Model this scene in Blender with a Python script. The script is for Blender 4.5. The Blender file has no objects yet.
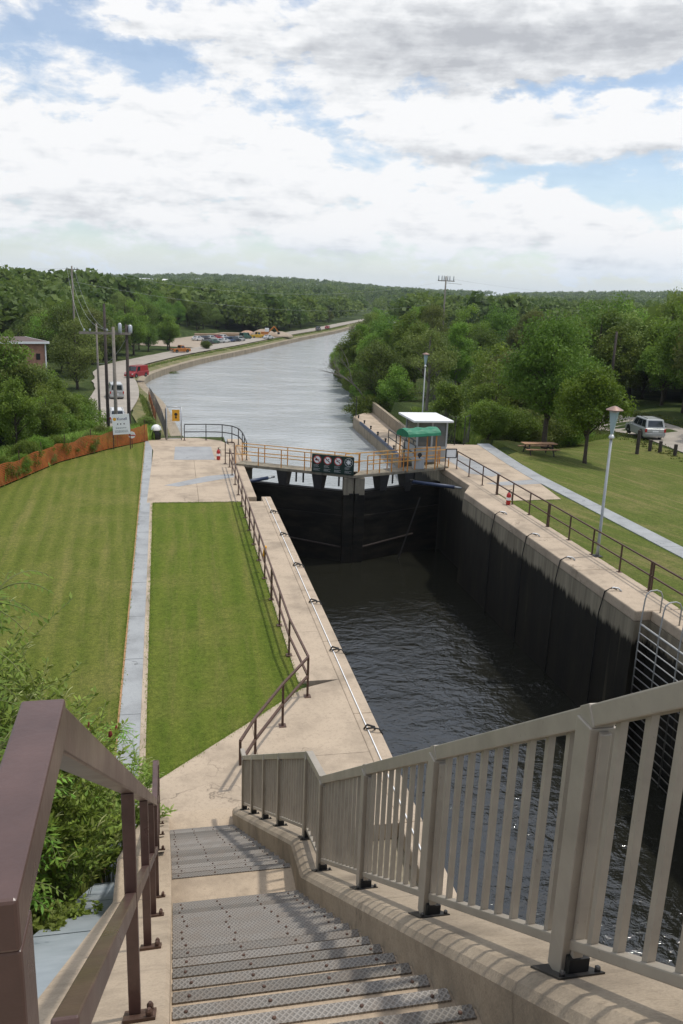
import bpy, math, random
import numpy as np
from mathutils import Vector, Matrix
random.seed(7); RNG = np.random.default_rng(11)
S = bpy.context.scene
COL = S.collection
PI = math.pi
R_ = math.radians
WATER = -8.4      # river below the lock
LOCKW = -4.9      # chamber, part filled

# ------------------------------------------------------------------ materials
MATS = {}
def new_mat(name):
    m = bpy.data.materials.new(name); m.use_nodes = True
    nt = m.node_tree
    b = nt.nodes['Principled BSDF']
    MATS[name] = m
    return m, nt, b
def N(nt, kind, **kw):
    n = nt.nodes.new(kind)
    for k, v in kw.items():
        setattr(n, k, v)
    return n
def noise(nt, scale, detail=4, rough=.55, vec=None, dist=0.0):
    n = N(nt, 'ShaderNodeTexNoise'); n.inputs['Scale'].default_value = scale
    n.inputs['Detail'].default_value = detail; n.inputs['Roughness'].default_value = rough
    n.inputs['Distortion'].default_value = dist
    if vec is not None: nt.links.new(vec, n.inputs['Vector'])
    return n.outputs['Fac']
def ramp(nt, fac, stops):
    r = N(nt, 'ShaderNodeValToRGB')
    while len(r.color_ramp.elements) < len(stops): r.color_ramp.elements.new(.5)
    for e, (p, c) in zip(r.color_ramp.elements, stops):
        e.position = p; e.color = (*c, 1) if len(c) == 3 else c
    nt.links.new(fac, r.inputs['Fac'])
    return r.outputs['Color']
def mix(nt, a, b, fac, mode='MIX'):
    m = N(nt, 'ShaderNodeMix', data_type='RGBA', blend_type=mode)
    for sock, v in ((m.inputs[6], a), (m.inputs[7], b), (m.inputs[0], fac)):
        if hasattr(v, 'links') or isinstance(v, bpy.types.NodeSocket): nt.links.new(v, sock)
        elif isinstance(v, (int, float)): sock.default_value = v
        else: sock.default_value = (*v, 1)
    return m.outputs[2]
def math_(nt, op, a, b=None, c=None, clamp=False):
    m = N(nt, 'ShaderNodeMath', operation=op, use_clamp=clamp)
    for i, v in enumerate((a, b, c)):
        if v is None: continue
        if isinstance(v, (int, float)): m.inputs[i].default_value = v
        else: nt.links.new(v, m.inputs[i])
    return m.outputs[0]
def pos(nt):
    return N(nt, 'ShaderNodeNewGeometry').outputs['Position']
def objc(nt):
    return N(nt, 'ShaderNodeTexCoord').outputs['Object']
def mapped(nt, vec, scale=(1, 1, 1), rot=(0, 0, 0)):
    m = N(nt, 'ShaderNodeMapping'); m.inputs['Scale'].default_value = scale; m.inputs['Rotation'].default_value = rot
    nt.links.new(vec, m.inputs['Vector']); return m.outputs['Vector']
def bump(nt, b, h, strength=.3, dist=.02):
    n = N(nt, 'ShaderNodeBump'); n.inputs['Strength'].default_value = strength; n.inputs['Distance'].default_value = dist
    nt.links.new(h, n.inputs['Height']); nt.links.new(n.outputs['Normal'], b.inputs['Normal'])
def plain(name, col, rough=.5, metal=0., var=.12, nscale=6., bmp=0., spec=.5):
    m, nt, b = new_mat(name)
    f = noise(nt, nscale, 5, .6, pos(nt))
    lo = tuple(c * (1 - var) for c in col); hi = tuple(min(1, c * (1 + var)) for c in col)
    nt.links.new(ramp(nt, f, [(.3, lo), (.7, hi)]), b.inputs['Base Color'])
    b.inputs['Roughness'].default_value = rough; b.inputs['Metallic'].default_value = metal
    b.inputs['Specular IOR Level'].default_value = spec
    if bmp: bump(nt, b, noise(nt, nscale * 8, 4, .6, pos(nt)), bmp, .01)
    if name in ('beige_paint', 'brown_paint'):      # grime, scuffs and uneven gloss on the handled paint
        g1 = noise(nt, 38, 6, .72, pos(nt)); g2 = noise(nt, 3.1, 5, .65, pos(nt))
        spots = math_(nt, 'MULTIPLY', ramp(nt, g1, [(.60, (0, 0, 0)), (.66, (1, 1, 1))]), ramp(nt, g2, [(.45, (0, 0, 0)), (.6, (1, 1, 1))]))
        base = b.inputs['Base Color'].links[0].from_socket
        nt.links.new(mix(nt, base, tuple(c * .55 for c in col), math_(nt, 'MULTIPLY', spots, .6)), b.inputs['Base Color'])
        nt.links.new(math_(nt, 'ADD', math_(nt, 'MULTIPLY', g2, .35), rough - .15), b.inputs['Roughness'])
    return m
def concrete(name, col, stain=.35, scale=1.0, drips=False, stain_col=None):
    m, nt, b = new_mat(name)
    p = pos(nt)
    f1 = noise(nt, .7 * scale, 6, .65, p); f2 = noise(nt, 14 * scale, 5, .7, p); f3 = noise(nt, 90, 2, .5, p)
    sc = stain_col or tuple(c * .62 for c in col)
    c = ramp(nt, f1, [(.34, tuple(x * (1 - stain * .45) for x in col)), (.52, col), (.75, tuple(min(1, x * 1.13) for x in col))])
    c = mix(nt, c, sc, math_(nt, 'MULTIPLY', ramp(nt, f2, [(.52, (0, 0, 0)), (.74, (1, 1, 1))]), stain))
    c = mix(nt, c, ramp(nt, f3, [(.3, (.72, .72, .72)), (.7, (1.12, 1.12, 1.12))]), .5, 'MULTIPLY')
    if drips:
        v = mapped(nt, p, (2.2, 2.2, .12))
        d = noise(nt, 1.6, 5, .6, v)
        c = mix(nt, c, tuple(x * .35 for x in col), math_(nt, 'MULTIPLY', ramp(nt, d, [(.48, (0, 0, 0)), (.68, (1, 1, 1))]), .75))
    vo = N(nt, 'ShaderNodeTexVoronoi', feature='DISTANCE_TO_EDGE'); vo.inputs['Scale'].default_value = .33
    wv = N(nt, 'ShaderNodeVectorMath', operation='ADD'); nt.links.new(p, wv.inputs[0])
    wz = N(nt, 'ShaderNodeTexNoise'); wz.inputs['Scale'].default_value = 1.7; wz.inputs['Detail'].default_value = 5; nt.links.new(p, wz.inputs['Vector'])
    nt.links.new(wz.outputs['Color'], wv.inputs[1]); nt.links.new(wv.outputs[0], vo.inputs['Vector'])
    crack = math_(nt, 'MULTIPLY', ramp(nt, vo.outputs['Distance'], [(.0, (1, 1, 1)), (.006, (0, 0, 0))]), ramp(nt, noise(nt, .45, 3, .5, p), [(.5, (0, 0, 0)), (.58, (1, 1, 1))]))
    c = mix(nt, c, tuple(x * .28 for x in col), math_(nt, 'MULTIPLY', crack, .8))
    bl_ = ramp(nt, noise(nt, 2.6, 7, .75, p, .6), [(.60, (0, 0, 0)), (.70, (1, 1, 1))])
    c = mix(nt, c, tuple(x * .6 for x in col), math_(nt, 'MULTIPLY', bl_, stain * .6))
    nt.links.new(c, b.inputs['Base Color'])
    b.inputs['Roughness'].default_value = .88; b.inputs['Specular IOR Level'].default_value = .3
    h = math_(nt, 'ADD', math_(nt, 'MULTIPLY', f2, .6), math_(nt, 'MULTIPLY', f3, .4))
    bump(nt, b, h, .35, .012)
    return m
concrete('concrete_beige', (.455, .365, .27), .7)
concrete('concrete_stair', (.46, .365, .265), .75, 1.6)
concrete('concrete_kerb', (.39, .315, .23), .85, 1.8)
concrete('concrete_patch', (.33, .335, .335), .4)
concrete('concrete_path', (.335, .345, .345), .5, 1.4)
concrete('concrete_old', (.27, .235, .175), .5, .9, True)
concrete('stone_bank', (.34, .28, .20), .5, .5, True)
plain('formboard', (.36, .20, .09), .8)
# lock wall: grey concrete at the top, black wet algae below the high-water line
def lockwall():
    m, nt, b = new_mat('lock_wall')
    p = pos(nt); sep = N(nt, 'ShaderNodeSeparateXYZ'); nt.links.new(p, sep.inputs[0])
    z = sep.outputs['Z']
    wob = math_(nt, 'MULTIPLY', math_(nt, 'SUBTRACT', noise(nt, 1.4, 6, .7, mapped(nt, p, (1, 1, .35))), .5), .42)
    zz = math_(nt, 'ADD', z, wob)
    drip = math_(nt, 'MULTIPLY', math_(nt, 'SUBTRACT', noise(nt, 1.0, 6, .65, mapped(nt, p, (7, 7, .25))), .5), .9)
    t = math_(nt, 'DIVIDE', math_(nt, 'ADD', math_(nt, 'ADD', zz, drip), 1.15), .22, clamp=True)
    dr = noise(nt, 1.5, 5, .6, mapped(nt, p, (2.5, 2.5, .12)))
    top = ramp(nt, dr, [(.3, (.15, .125, .09)), (.55, (.26, .225, .16)), (.75, (.33, .285, .21))])
    blk = ramp(nt, noise(nt, .9, 7, .7, mapped(nt, p, (1.5, 1.5, .3))), [(.4, (.011, .0095, .007)), (.6, (.02, .017, .011)), (.78, (.05, .04, .024))])
    st = ramp(nt, noise(nt, 1.3, 3, .5, mapped(nt, p, (1.6, 1.6, .05))), [(.66, (0, 0, 0)), (.75, (1, 1, 1))])
    blk = mix(nt, blk, (.12, .10, .065), math_(nt, 'MULTIPLY', st, .45))
    nt.links.new(mix(nt, blk, top, t), b.inputs['Base Color'])
    b.inputs['Roughness'].default_value = .8; b.inputs['Specular IOR Level'].default_value = .25
    bump(nt, b, noise(nt, 12, 6, .7, p), .5, .02)
lockwall()
def laddermat():
    m, nt, b = new_mat('ladder_steel')
    p = pos(nt); sep = N(nt, 'ShaderNodeSeparateXYZ'); nt.links.new(p, sep.inputs[0])
    t = math_(nt, 'DIVIDE', math_(nt, 'ADD', sep.outputs['Z'], 2.6), 1.5, clamp=True)
    nt.links.new(mix(nt, ramp(nt, noise(nt, 3, 4, .6, p), [(.35, (.03, .026, .02)), (.7, (.13, .12, .10))]), (.36, .36, .345), t), b.inputs['Base Color'])
    b.inputs['Roughness'].default_value = .5
laddermat()
def wetwood():
    m, nt, b = new_mat('wet_timber')
    p = pos(nt)
    c = ramp(nt, noise(nt, 1.2, 6, .65, mapped(nt, p, (.5, .5, 2))), [(.4, (.008, .007, .006)), (.7, (.028, .024, .016))])
    nt.links.new(c, b.inputs['Base Color']); b.inputs['Roughness'].default_value = .7; b.inputs['Specular IOR Level'].default_value = .25
    bump(nt, b, noise(nt, 9, 5, .7, p), .5, .02)
wetwood()
# lawns: mown stripes, dry patches
def lawn(name, stripe_rot, g1, g2, dry, drya, stripe=.5, wl=.62):
    m, nt, b = new_mat(name)
    p = pos(nt)
    f = noise(nt, .35, 6, .65, p); fine = noise(nt, 26, 5, .75, p); mid = noise(nt, 3.2, 5, .7, p)
    w = N(nt, 'ShaderNodeTexWave', wave_type='BANDS', bands_direction='X'); w.inputs['Scale'].default_value = wl
    w.inputs['Distortion'].default_value = 1.6; w.inputs['Detail'].default_value = 2; w.inputs['Detail Scale'].default_value = .6
    nt.links.new(mapped(nt, p, (1, 1, 1), (0, 0, stripe_rot)), w.inputs['Vector'])
    c = mix(nt, g1, g2, math_(nt, 'MULTIPLY', w.outputs['Fac'], stripe))
    sd = noise(nt, 1.0, 5, .65, mapped(nt, mapped(nt, p, (1, 1, 1), (0, 0, stripe_rot)), (2.0, .12, 1)))
    c = mix(nt, c, dry, math_(nt, 'MULTIPLY', ramp(nt, sd, [(.50, (0, 0, 0)), (.70, (1, 1, 1))]), drya))
    c = mix(nt, c, dry, math_(nt, 'MULTIPLY', ramp(nt, f, [(.48, (0, 0, 0)), (.72, (1, 1, 1))]), drya * .8))
    c = mix(nt, c, ramp(nt, mid, [(.3, (.7, .72, .7)), (.7, (1.2, 1.18, 1.1))]), .6, 'MULTIPLY')
    c = mix(nt, c, ramp(nt, fine, [(.3, (.40, .43, .40)), (.7, (1.55, 1.5, 1.45))]), .8, 'MULTIPLY')
    tuft = noise(nt, 8.5, 4, .7, p)
    c = mix(nt, c, ramp(nt, tuft, [(.36, (.62, .66, .6)), (.64, (1.3, 1.26, 1.2))]), .7, 'MULTIPLY')
    wd = ramp(nt, noise(nt, 1.9, 2, .4, p), [(.66, (0, 0, 0)), (.70, (1, 1, 1))])      # clover and weed patches
    c = mix(nt, c, tuple(x * .72 for x in g1), math_(nt, 'MULTIPLY', wd, .45))
    nt.links.new(c, b.inputs['Base Color']); b.inputs['Roughness'].default_value = .95; b.inputs['Specular IOR Level'].default_value = .1
    bump(nt, b, fine, .8, .05)
lawn('lawn_west', -.06, (.108, .136, .025), (.146, .164, .036), (.235, .205, .08), .55, .85, .5)
lawn('lawn_mid', .02, (.098, .138, .020), (.135, .165, .029), (.20, .18, .062), .6, .7, .45)
lawn('lawn_east', -.3, (.099, .130, .030), (.127, .147, .038), (.25, .205, .10), .6, .4, .4)
def groundmat():
    m, nt, b = new_mat('rough_ground')
    p = pos(nt)
    c = ramp(nt, noise(nt, .25, 7, .7, p), [(.35, (.03, .048, .014)), (.55, (.055, .078, .022)), (.75, (.11, .115, .04))])
    c = mix(nt, c, ramp(nt, noise(nt, 6, 4, .7, p), [(.3, (.5, .5, .5)), (.7, (1.4, 1.4, 1.3))]), .7, 'MULTIPLY')
    nt.links.new(c, b.inputs['Base Color']); b.inputs['Roughness'].default_value = .95; b.inputs['Specular IOR Level'].default_value = .1
    bump(nt, b, noise(nt, 5, 5, .7, p), 1., .15)
groundmat()
def gravel(name, col):
    m, nt, b = new_mat(name)
    p = pos(nt)
    c = ramp(nt, noise(nt, .4, 7, .7, p), [(.3, tuple(x * .75 for x in col)), (.6, col), (.8, tuple(x * 1.2 for x in col))])
    c = mix(nt, c, ramp(nt, noise(nt, 40, 3, .7, p), [(.3, (.7, .7, .7)), (.7, (1.25, 1.25, 1.25))]), .6, 'MULTIPLY')
    nt.links.new(c, b.inputs['Base Color']); b.inputs['Roughness'].default_value = .95
    bump(nt, b, noise(nt, 30, 4, .7, p), .5, .03)
gravel('gravel', (.37, .30, .225)); gravel('gravel_grey', (.36, .32, .27)); gravel('spoil', (.34, .26, .19))
def verge():
    m, nt, b = new_mat('verge_grass')
    p = pos(nt)
    c = ramp(nt, noise(nt, .3, 7, .7, p), [(.35, (.09, .10, .03)), (.55, (.17, .155, .06)), (.72, (.30, .25, .13))])
    nt.links.new(c, b.inputs['Base Color']); b.inputs['Roughness'].default_value = .95
    bump(nt, b, noise(nt, 6, 5, .7, p), 1., .1)
verge()
# water: dark body, rippled mirror
def water(name, deep, s1, s2, strength, rough, stretch=(1, 1, 1), patch=None, ior=1.333):
    m, nt, b = new_mat(name)
    p = pos(nt); v = mapped(nt, p, stretch)
    n1 = noise(nt, s1, 3, .55, v, .6); n2 = noise(nt, s2, 4, .6, v, .4); n3 = noise(nt, s1 * .17, 3, .5, v)
    h = math_(nt, 'ADD', math_(nt, 'MULTIPLY', n1, .65), math_(nt, 'MULTIPLY', n2, .35))
    amp = ramp(nt, n3, [(.36, (.35, .35, .35)), (.62, (1, 1, 1))])
    if patch is not None: amp = math_(nt, 'MULTIPLY', amp, patch(nt, p))
    h = math_(nt, 'MULTIPLY', h, amp)
    b.inputs['Base Color'].default_value = (*deep, 1); b.inputs['Roughness'].default_value = rough
    b.inputs['IOR'].default_value = ior
    bump(nt, b, h, 1.0, strength)
def chamber_patch(nt, p):
    s = N(nt, 'ShaderNodeSeparateXYZ'); nt.links.new(p, s.inputs[0])
    a = N(nt, 'ShaderNodeMapRange', interpolation_type='SMOOTHSTEP'); nt.links.new(s.outputs['Y'], a.inputs[0])
    a.inputs[1].default_value = 40; a.inputs[2].default_value = 31; a.inputs[3].default_value = .2; a.inputs[4].default_value = 1
    return a.outputs[0]
water('lock_water', (.014, .014, .010), 1.15, 3.4, .21, .08, (.75, 1, 1), chamber_patch, 1.75)
water('canal_water', (.34, .36, .36), .9, 3.0, .34, .12, (.55, 1, 1))
# painted metal
plain('brown_paint', (.095, .055, .046), .30, 0, .22, 9, .08)
plain('beige_paint', (.34, .30, .245), .40, 0, .13, 4, .03)
plain('rust_brown', (.085, .045, .03), .6, 0, .35, 14, .1)
plain('dark_steel', (.045, .043, .042), .5, .3, .2)
plain('black_rubber', (.012, .012, .012), .6)
plain('galv', (.45, .46, .47), .45, .6, .15, 12)
plain('galv_pale', (.62, .62, .6), .4, .3, .1, 12)
plain('yellow_rail', (.68, .36, .09), .5, 0, .15, 6)
plain('yellow_rail_dark', (.60, .24, .035), .5, 0, .15, 6)
plain('blue_paint', (.028, .042, .085), .45, 0, .2)
plain('white_paint', (.78, .78, .76), .5, 0, .05)
plain('grey_panel', (.42, .43, .43), .5, 0, .08)
plain('grey_post', (.36, .37, .37), .45, .4, .1)
plain('sign_green', (.008, .028, .022), .45, 0, .1)
plain('sign_white', (.88, .88, .87), .5, 0, .04)
plain('sign_red', (.5, .05, .04), .5)
plain('sign_black', (.012, .012, .014), .5)
plain('sign_navy', (.03, .03, .12), .5)
plain('sign_yellow', (.75, .36, .02), .5)
plain('sign_grey', (.35, .36, .36), .6)
plain('tarp_green', (.012, .17, .085), .55, 0, .2, 5, .3)
plain('extinguisher_red', (.42, .02, .015), .35)
plain('wood_pole', (.13, .10, .075), .9, 0, .3, 4, .3)
plain('wood_pole_dark', (.055, .042, .036), .9, 0, .3, 4, .3)
plain('wood_pole_grey', (.20, .175, .145), .9, 0, .25, 4, .3)
plain('table_wood', (.36, .20, .11), .75, 0, .25, 8, .2)
plain('bark', (.075, .058, .042), .95, 0, .35, 6, .6)
plain('bark_grey', (.16, .145, .12), .95, 0, .3, 6, .5)
plain('orange_plastic', (.38, .105, .024), .6, 0, .45, 1.2)
plain('copper', (.27, .175, .14), .5, .4, .2)
plain('brick', (.38, .20, .14), .9, 0, .2, 3)
plain('timber_stack', (.30, .22, .15), .9, 0, .4, 5, .3)
plain('rock_red', (.38, .24, .16), .95, 0, .3, 2, .5)
def glass(name, col=(.02, .025, .03), rough=.05):
    m, nt, b = new_mat(name); b.inputs['Base Color'].default_value = (*col, 1); b.inputs['Roughness'].default_value = rough
    b.inputs['Specular IOR Level'].default_value = .8
glass('car_glass'); glass('cabin_glass', (.10, .11, .11), .08); glass('lamp_glass', (.36, .47, .50), .15)
def carpaint(name, col):
    m, nt, b = new_mat(name)
    d = noise(nt, 2.2, 5, .6, pos(nt))
    nt.links.new(ramp(nt, d, [(.3, tuple(c * .86 for c in col)), (.7, col)]), b.inputs['Base Color'])
    b.inputs['Roughness'].default_value = .32; b.inputs['Coat Weight'].default_value = .5; b.inputs['Metallic'].default_value = .25
for n, c in dict(paint_silver=(.50, .51, .50), paint_white=(.72, .72, .71), paint_red=(.38, .025, .03), paint_dark=(.04, .045, .06),
                 paint_blue=(.08, .12, .22), paint_orange=(.55, .19, .03), paint_green=(.05, .12, .09), paint_yellow=(.65, .4, .04)).items(): carpaint(n, c)
plain('tail_red', (.45, .02, .02), .25); plain('headlight', (.7, .7, .68), .15)
# steel grating of the stair nosings
def grating():
    m, nt, b = new_mat('grating')
    p = pos(nt)
    k = N(nt, 'ShaderNodeTexChecker'); k.inputs['Scale'].default_value = 60
    nt.links.new(mapped(nt, p, (1, 1, .01), (0, 0, R_(45))), k.inputs['Vector'])
    wv = []
    for a in (45, -45):
        w = N(nt, 'ShaderNodeTexWave', wave_type='BANDS', bands_direction='X'); w.inputs['Scale'].default_value = 14
        nt.links.new(mapped(nt, p, (1, 1, 1), (0, 0, R_(a))), w.inputs['Vector']); wv.append(w.outputs['Fac'])
    g = math_(nt, 'MAXIMUM', wv[0], wv[1])
    c = ramp(nt, g, [(.70, (.165, .152, .135)), (.97, (.265, .245, .22))])
    oi = N(nt, 'ShaderNodeObjectInfo'); c = mix(nt, c, ramp(nt, oi.outputs['Random'], [(0, (.66, .65, .63)), (1, (1.22, 1.21, 1.2))]), 1.0, 'MULTIPLY')
    c = mix(nt, c, (.19, .15, .115), math_(nt, 'MULTIPLY', ramp(nt, noise(nt, 5, 5, .7, p), [(.45, (0, 0, 0)), (.7, (1, 1, 1))]), .5))
    nt.links.new(c, b.inputs['Base Color']); b.inputs['Roughness'].default_value = .65; b.inputs['Metallic'].default_value = .15
    bump(nt, b, g, .6, .006)
grating()
def slabmat():
    m, nt, b = new_mat('slab_cover')
    p = pos(nt)
    w = N(nt, 'ShaderNodeTexWave', wave_type='BANDS', bands_direction='Y'); w.inputs['Scale'].default_value = 9; w.inputs['Distortion'].default_value = .8
    nt.links.new(p, w.inputs['Vector'])
    c = ramp(nt, noise(nt, 2.5, 6, .6, p), [(.3, (.27, .31, .335)), (.7, (.38, .42, .445))])
    c = mix(nt, c, ramp(nt, w.outputs['Fac'], [(.3, (.86, .86, .86)), (.7, (1.08, 1.08, 1.08))]), .7, 'MULTIPLY')
    nt.links.new(c, b.inputs['Base Color']); b.inputs['Roughness'].default_value = .8
slabmat()
# foliage
def leafmat(name, dark, light, dry=None, transl=.42):
    m, nt, b = new_mat(name)
    at = N(nt, 'ShaderNodeAttribute'); at.attribute_name = 'tint'
    oi = N(nt, 'ShaderNodeObjectInfo')
    f = math_(nt, 'ADD', math_(nt, 'MULTIPLY', at.outputs['Fac'], .7), math_(nt, 'MULTIPLY', oi.outputs['Random'], .3))
    st = [(.05, dark), (.95, light)]
    c = ramp(nt, f, st)
    hs = N(nt, 'ShaderNodeHueSaturation'); nt.links.new(c, hs.inputs['Color'])
    nt.links.new(math_(nt, 'ADD', math_(nt, 'MULTIPLY', oi.outputs['Random'], .045), .492), hs.inputs['Hue'])
    nt.links.new(math_(nt, 'ADD', math_(nt, 'MULTIPLY', oi.outputs['Random'], .65), .92), hs.inputs['Value'])
    nt.links.new(hs.outputs['Color'], b.inputs['Base Color'])
    b.inputs['Roughness'].default_value = .6; b.inputs['Specular IOR Level'].default_value = .3
    tr = N(nt, 'ShaderNodeBsdfTranslucent'); nt.links.new(hs.outputs['Color'], tr.inputs['Color'])
    mx = N(nt, 'ShaderNodeMixShader'); mx.inputs[0].default_value = transl
    nt.links.new(b.outputs[0], mx.inputs[1]); nt.links.new(tr.outputs[0], mx.inputs[2])
    nt.links.new(mx.outputs[0], nt.nodes['Material Output'].inputs['Surface'])
leafmat('leaf_green', (.066, .105, .014), (.195, .25, .034))
leafmat('leaf_dark', (.052, .088, .015), (.15, .20, .028))
leafmat('leaf_pale', (.095, .12, .028), (.21, .235, .055))
leafmat('leaf_maple', (.08, .145, .014), (.19, .28, .03))
leafmat('leaf_far', (.058, .092, .018), (.155, .19, .038))
leafmat('leaf_sumac', (.10, .18, .022), (.24, .34, .05), None, .4)
leafmat('leaf_weed', (.11, .15, .022), (.26, .30, .06), None, .35)
leafmat('leaf_juniper', (.09, .12, .018), (.22, .25, .035), None, .2)
plain('weed_tip', (.48, .50, .22), .7); plain('weed_stem', (.15, .17, .055), .8)
plain('sumac_cone', (.20, .018, .022), .8); plain('yellow_flower', (.6, .45, .03), .7)

# ------------------------------------------------------------------ mesh helpers
class MB:
    def __init__(s): s.v = []; s.f = []
    def face(s, pts):
        i = len(s.v); s.v += [tuple(p) for p in pts]; s.f.append(tuple(range(i, i + len(pts)))); return s
    def hexa(s, b, t):          # bottom 4 (ccw from above) and top 4
        i = len(s.v); s.v += [tuple(p) for p in b] + [tuple(p) for p in t]
        s.f += [(i+3, i+2, i+1, i), (i+4, i+5, i+6, i+7)] + [(i+k, i+(k+1) % 4, i+4+(k+1) % 4, i+4+k) for k in range(4)]
        return s
    def box(s, x0, x1, y0, y1, z0, z1):
        return s.hexa([(x0, y0, z0), (x1, y0, z0), (x1, y1, z0), (x0, y1, z0)], [(x0, y0, z1), (x1, y0, z1), (x1, y1, z1), (x0, y1, z1)])
    def bar(s, p0, p1, w, h, up=(0, 0, 1)):   # rectangular bar centred on p0-p1, w sideways, h along up
        p0 = Vector(p0); p1 = Vector(p1); d = (p1 - p0).normalized(); u = Vector(up)
        if abs(d.dot(u)) > .98: u = Vector((0, 1, 0))
        sd = d.cross(u).normalized() * (w / 2); uu = sd.cross(d).normalized() * (h / 2)
        i = len(s.v)
        for p in (p0, p1): s.v += [tuple(p - sd - uu), tuple(p + sd - uu), tuple(p + sd + uu), tuple(p - sd + uu)]
        s.f += [(i, i+1, i+2, i+3), (i+7, i+6, i+5, i+4)] + [(i+k, i+4+k, i+4+(k+1) % 4, i+(k+1) % 4) for k in range(4)]
        return s
    def tube(s, pts, r, n=8):
        pts = [Vector(p) for p in pts]; m = len(pts)
        rs = r if isinstance(r, (list, tuple)) else [r] * m
        i0 = len(s.v); prev = None
        for k, p in enumerate(pts):
            d = ((pts[min(k+1, m-1)] - p).normalized() + (p - pts[max(k-1, 0)]).normalized())
            d = d.normalized() if d.length > 1e-6 else Vector((0, 0, 1))
            if prev is None:
                a = d.orthogonal().normalized()
            else:
                a = (prev - d * prev.dot(d)).normalized()
            prev = a; b = d.cross(a)
            for q in range(n):
                t = 2 * PI * q / n
                s.v.append(tuple(p + (a * math.cos(t) + b * math.sin(t)) * rs[k]))
        for k in range(m - 1):
            for q in range(n):
                a = i0 + k*n + q; b = i0 + k*n + (q+1) % n
                s.f.append((a, b, b + n, a + n))
        s.f.append(tuple(i0 + q for q in reversed(range(n)))); s.f.append(tuple(i0 + (m-1)*n + q for q in range(n)))
        return s
    def lathe(s, prof, c, n=16):
        i0 = len(s.v)
        for r, z in prof:
            for q in range(n):
                t = 2*PI*q/n; s.v.append((c[0] + r*math.cos(t), c[1] + r*math.sin(t), c[2] + z))
        for k in range(len(prof)-1):
            for q in range(n):
                a = i0+k*n+q; b = i0+k*n+(q+1) % n; s.f.append((a, b, b+n, a+n))
        s.f.append(tuple(i0+q for q in reversed(range(n)))); s.f.append(tuple(i0+(len(prof)-1)*n+q for q in range(n)))
        return s
    def prism(s, poly, z0, z1):  # poly ccw in XY
        n = len(poly); i = len(s.v)
        s.v += [(x, y, z0) for x, y in poly] + [(x, y, z1) for x, y in poly]
        s.f += [tuple(i+k for k in reversed(range(n))), tuple(i+n+k for k in range(n))]
        s.f += [(i+k, i+(k+1) % n, i+n+(k+1) % n, i+n+k) for k in range(n)]
        return s
    def loft(s, sections):       # list of equal-length closed loops
        n = len(sections[0]); i = len(s.v)
        for L in sections: s.v += [tuple(p) for p in L]
        for k in range(len(sections)-1):
            for q in range(n):
                a = i+k*n+q; b = i+k*n+(q+1) % n; s.f.append((a, b, b+n, a+n))
        s.f.append(tuple(i+q for q in reversed(range(n)))); s.f.append(tuple(i+(len(sections)-1)*n+q for q in range(n)))
        return s
    def xform(s, M):
        s.v = [tuple(M @ Vector(p)) for p in s.v]; return s
    def add(s, o):
        i = len(s.v); s.v += o.v; s.f += [tuple(k+i for k in f) for f in o.f]; return s

def link(name, me, root=None, loc=(0, 0, 0)):
    o = bpy.data.objects.new(name, me); COL.objects.link(o); o.location = loc
    if root is not None: o.parent = root
    return o
def wloc(o):
    v = Vector((0, 0, 0))
    while o is not None: v = v + o.location; o = o.parent
    return v
def build(mb, name, mat, root=None, bevel=0, smooth=False, origin=None, world=True):
    """world-space MB -> one mesh object; children are stored relative to their root's location"""
    me = bpy.data.meshes.new(name)
    off = wloc(root) if (root is not None and world) else (Vector(origin) if origin else Vector((0, 0, 0)))
    me.from_pydata([(x - off.x, y - off.y, z - off.z) for x, y, z in mb.v], [], mb.f)
    me.update()
    if smooth:
        me.polygons.foreach_set('use_smooth', [True] * len(me.polygons))
    me.materials.append(MATS[mat])
    o = link(name, me, root, (0, 0, 0) if root is not None else off)
    if bevel:
        md = o.modifiers.new('Bevel', 'BEVEL'); md.width = bevel; md.segments = 2; md.limit_method = 'ANGLE'; md.angle_limit = R_(40)
    return o
def empty(name, loc, label, cat, group=None):
    o = bpy.data.objects.new(name, None); COL.objects.link(o); o.location = loc; o.empty_display_size = .2
    return tag(o, label, cat, group)
def tag(o, label, cat, group=None):
    o['label'] = label; o['category'] = cat
    if group: o['group'] = group
    return o
def struct(mb, name, mat, **k):
    o = build(mb, name, mat, **k); o['kind'] = 'structure'; return o
def copy_tree(o, parent=None):
    c = o.copy(); COL.objects.link(c)
    if parent is not None: c.parent = parent
    for ch in list(o.children): copy_tree(ch, c)
    return c
def npmesh(name, V, F, mat, tint=None):
    me = bpy.data.meshes.new(name)
    V = np.asarray(V, np.float32); F = np.asarray(F, np.int32); k = F.shape[1]
    me.vertices.add(len(V)); me.vertices.foreach_set('co', V.ravel())
    me.loops.add(F.size); me.loops.foreach_set('vertex_index', F.ravel())
    me.polygons.add(len(F)); me.polygons.foreach_set('loop_start', np.arange(0, F.size, k, dtype=np.int32))
    me.polygons.foreach_set('loop_total', np.full(len(F), k, np.int32))
    me.update(calc_edges=True)
    if tint is not None:
        a = me.attributes.new('tint', 'FLOAT', 'POINT'); a.data.foreach_set('value', np.asarray(tint, np.float32))
    me.materials.append(MATS[mat])
    return me
def text_mb(txt, size):
    cu = bpy.data.curves.new('t', 'FONT'); cu.body = txt; cu.size = size; cu.extrude = .004
    o = bpy.data.objects.new('t', cu); COL.objects.link(o)
    dg = bpy.context.evaluated_depsgraph_get()
    me = bpy.data.meshes.new_from_object(o.evaluated_get(dg))
    mb = MB(); mb.v = [tuple(v.co) for v in me.vertices]; mb.f = [tuple(p.vertices) for p in me.polygons]
    bpy.data.objects.remove(o); bpy.data.curves.remove(cu); bpy.data.meshes.remove(me)
    return mb

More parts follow.
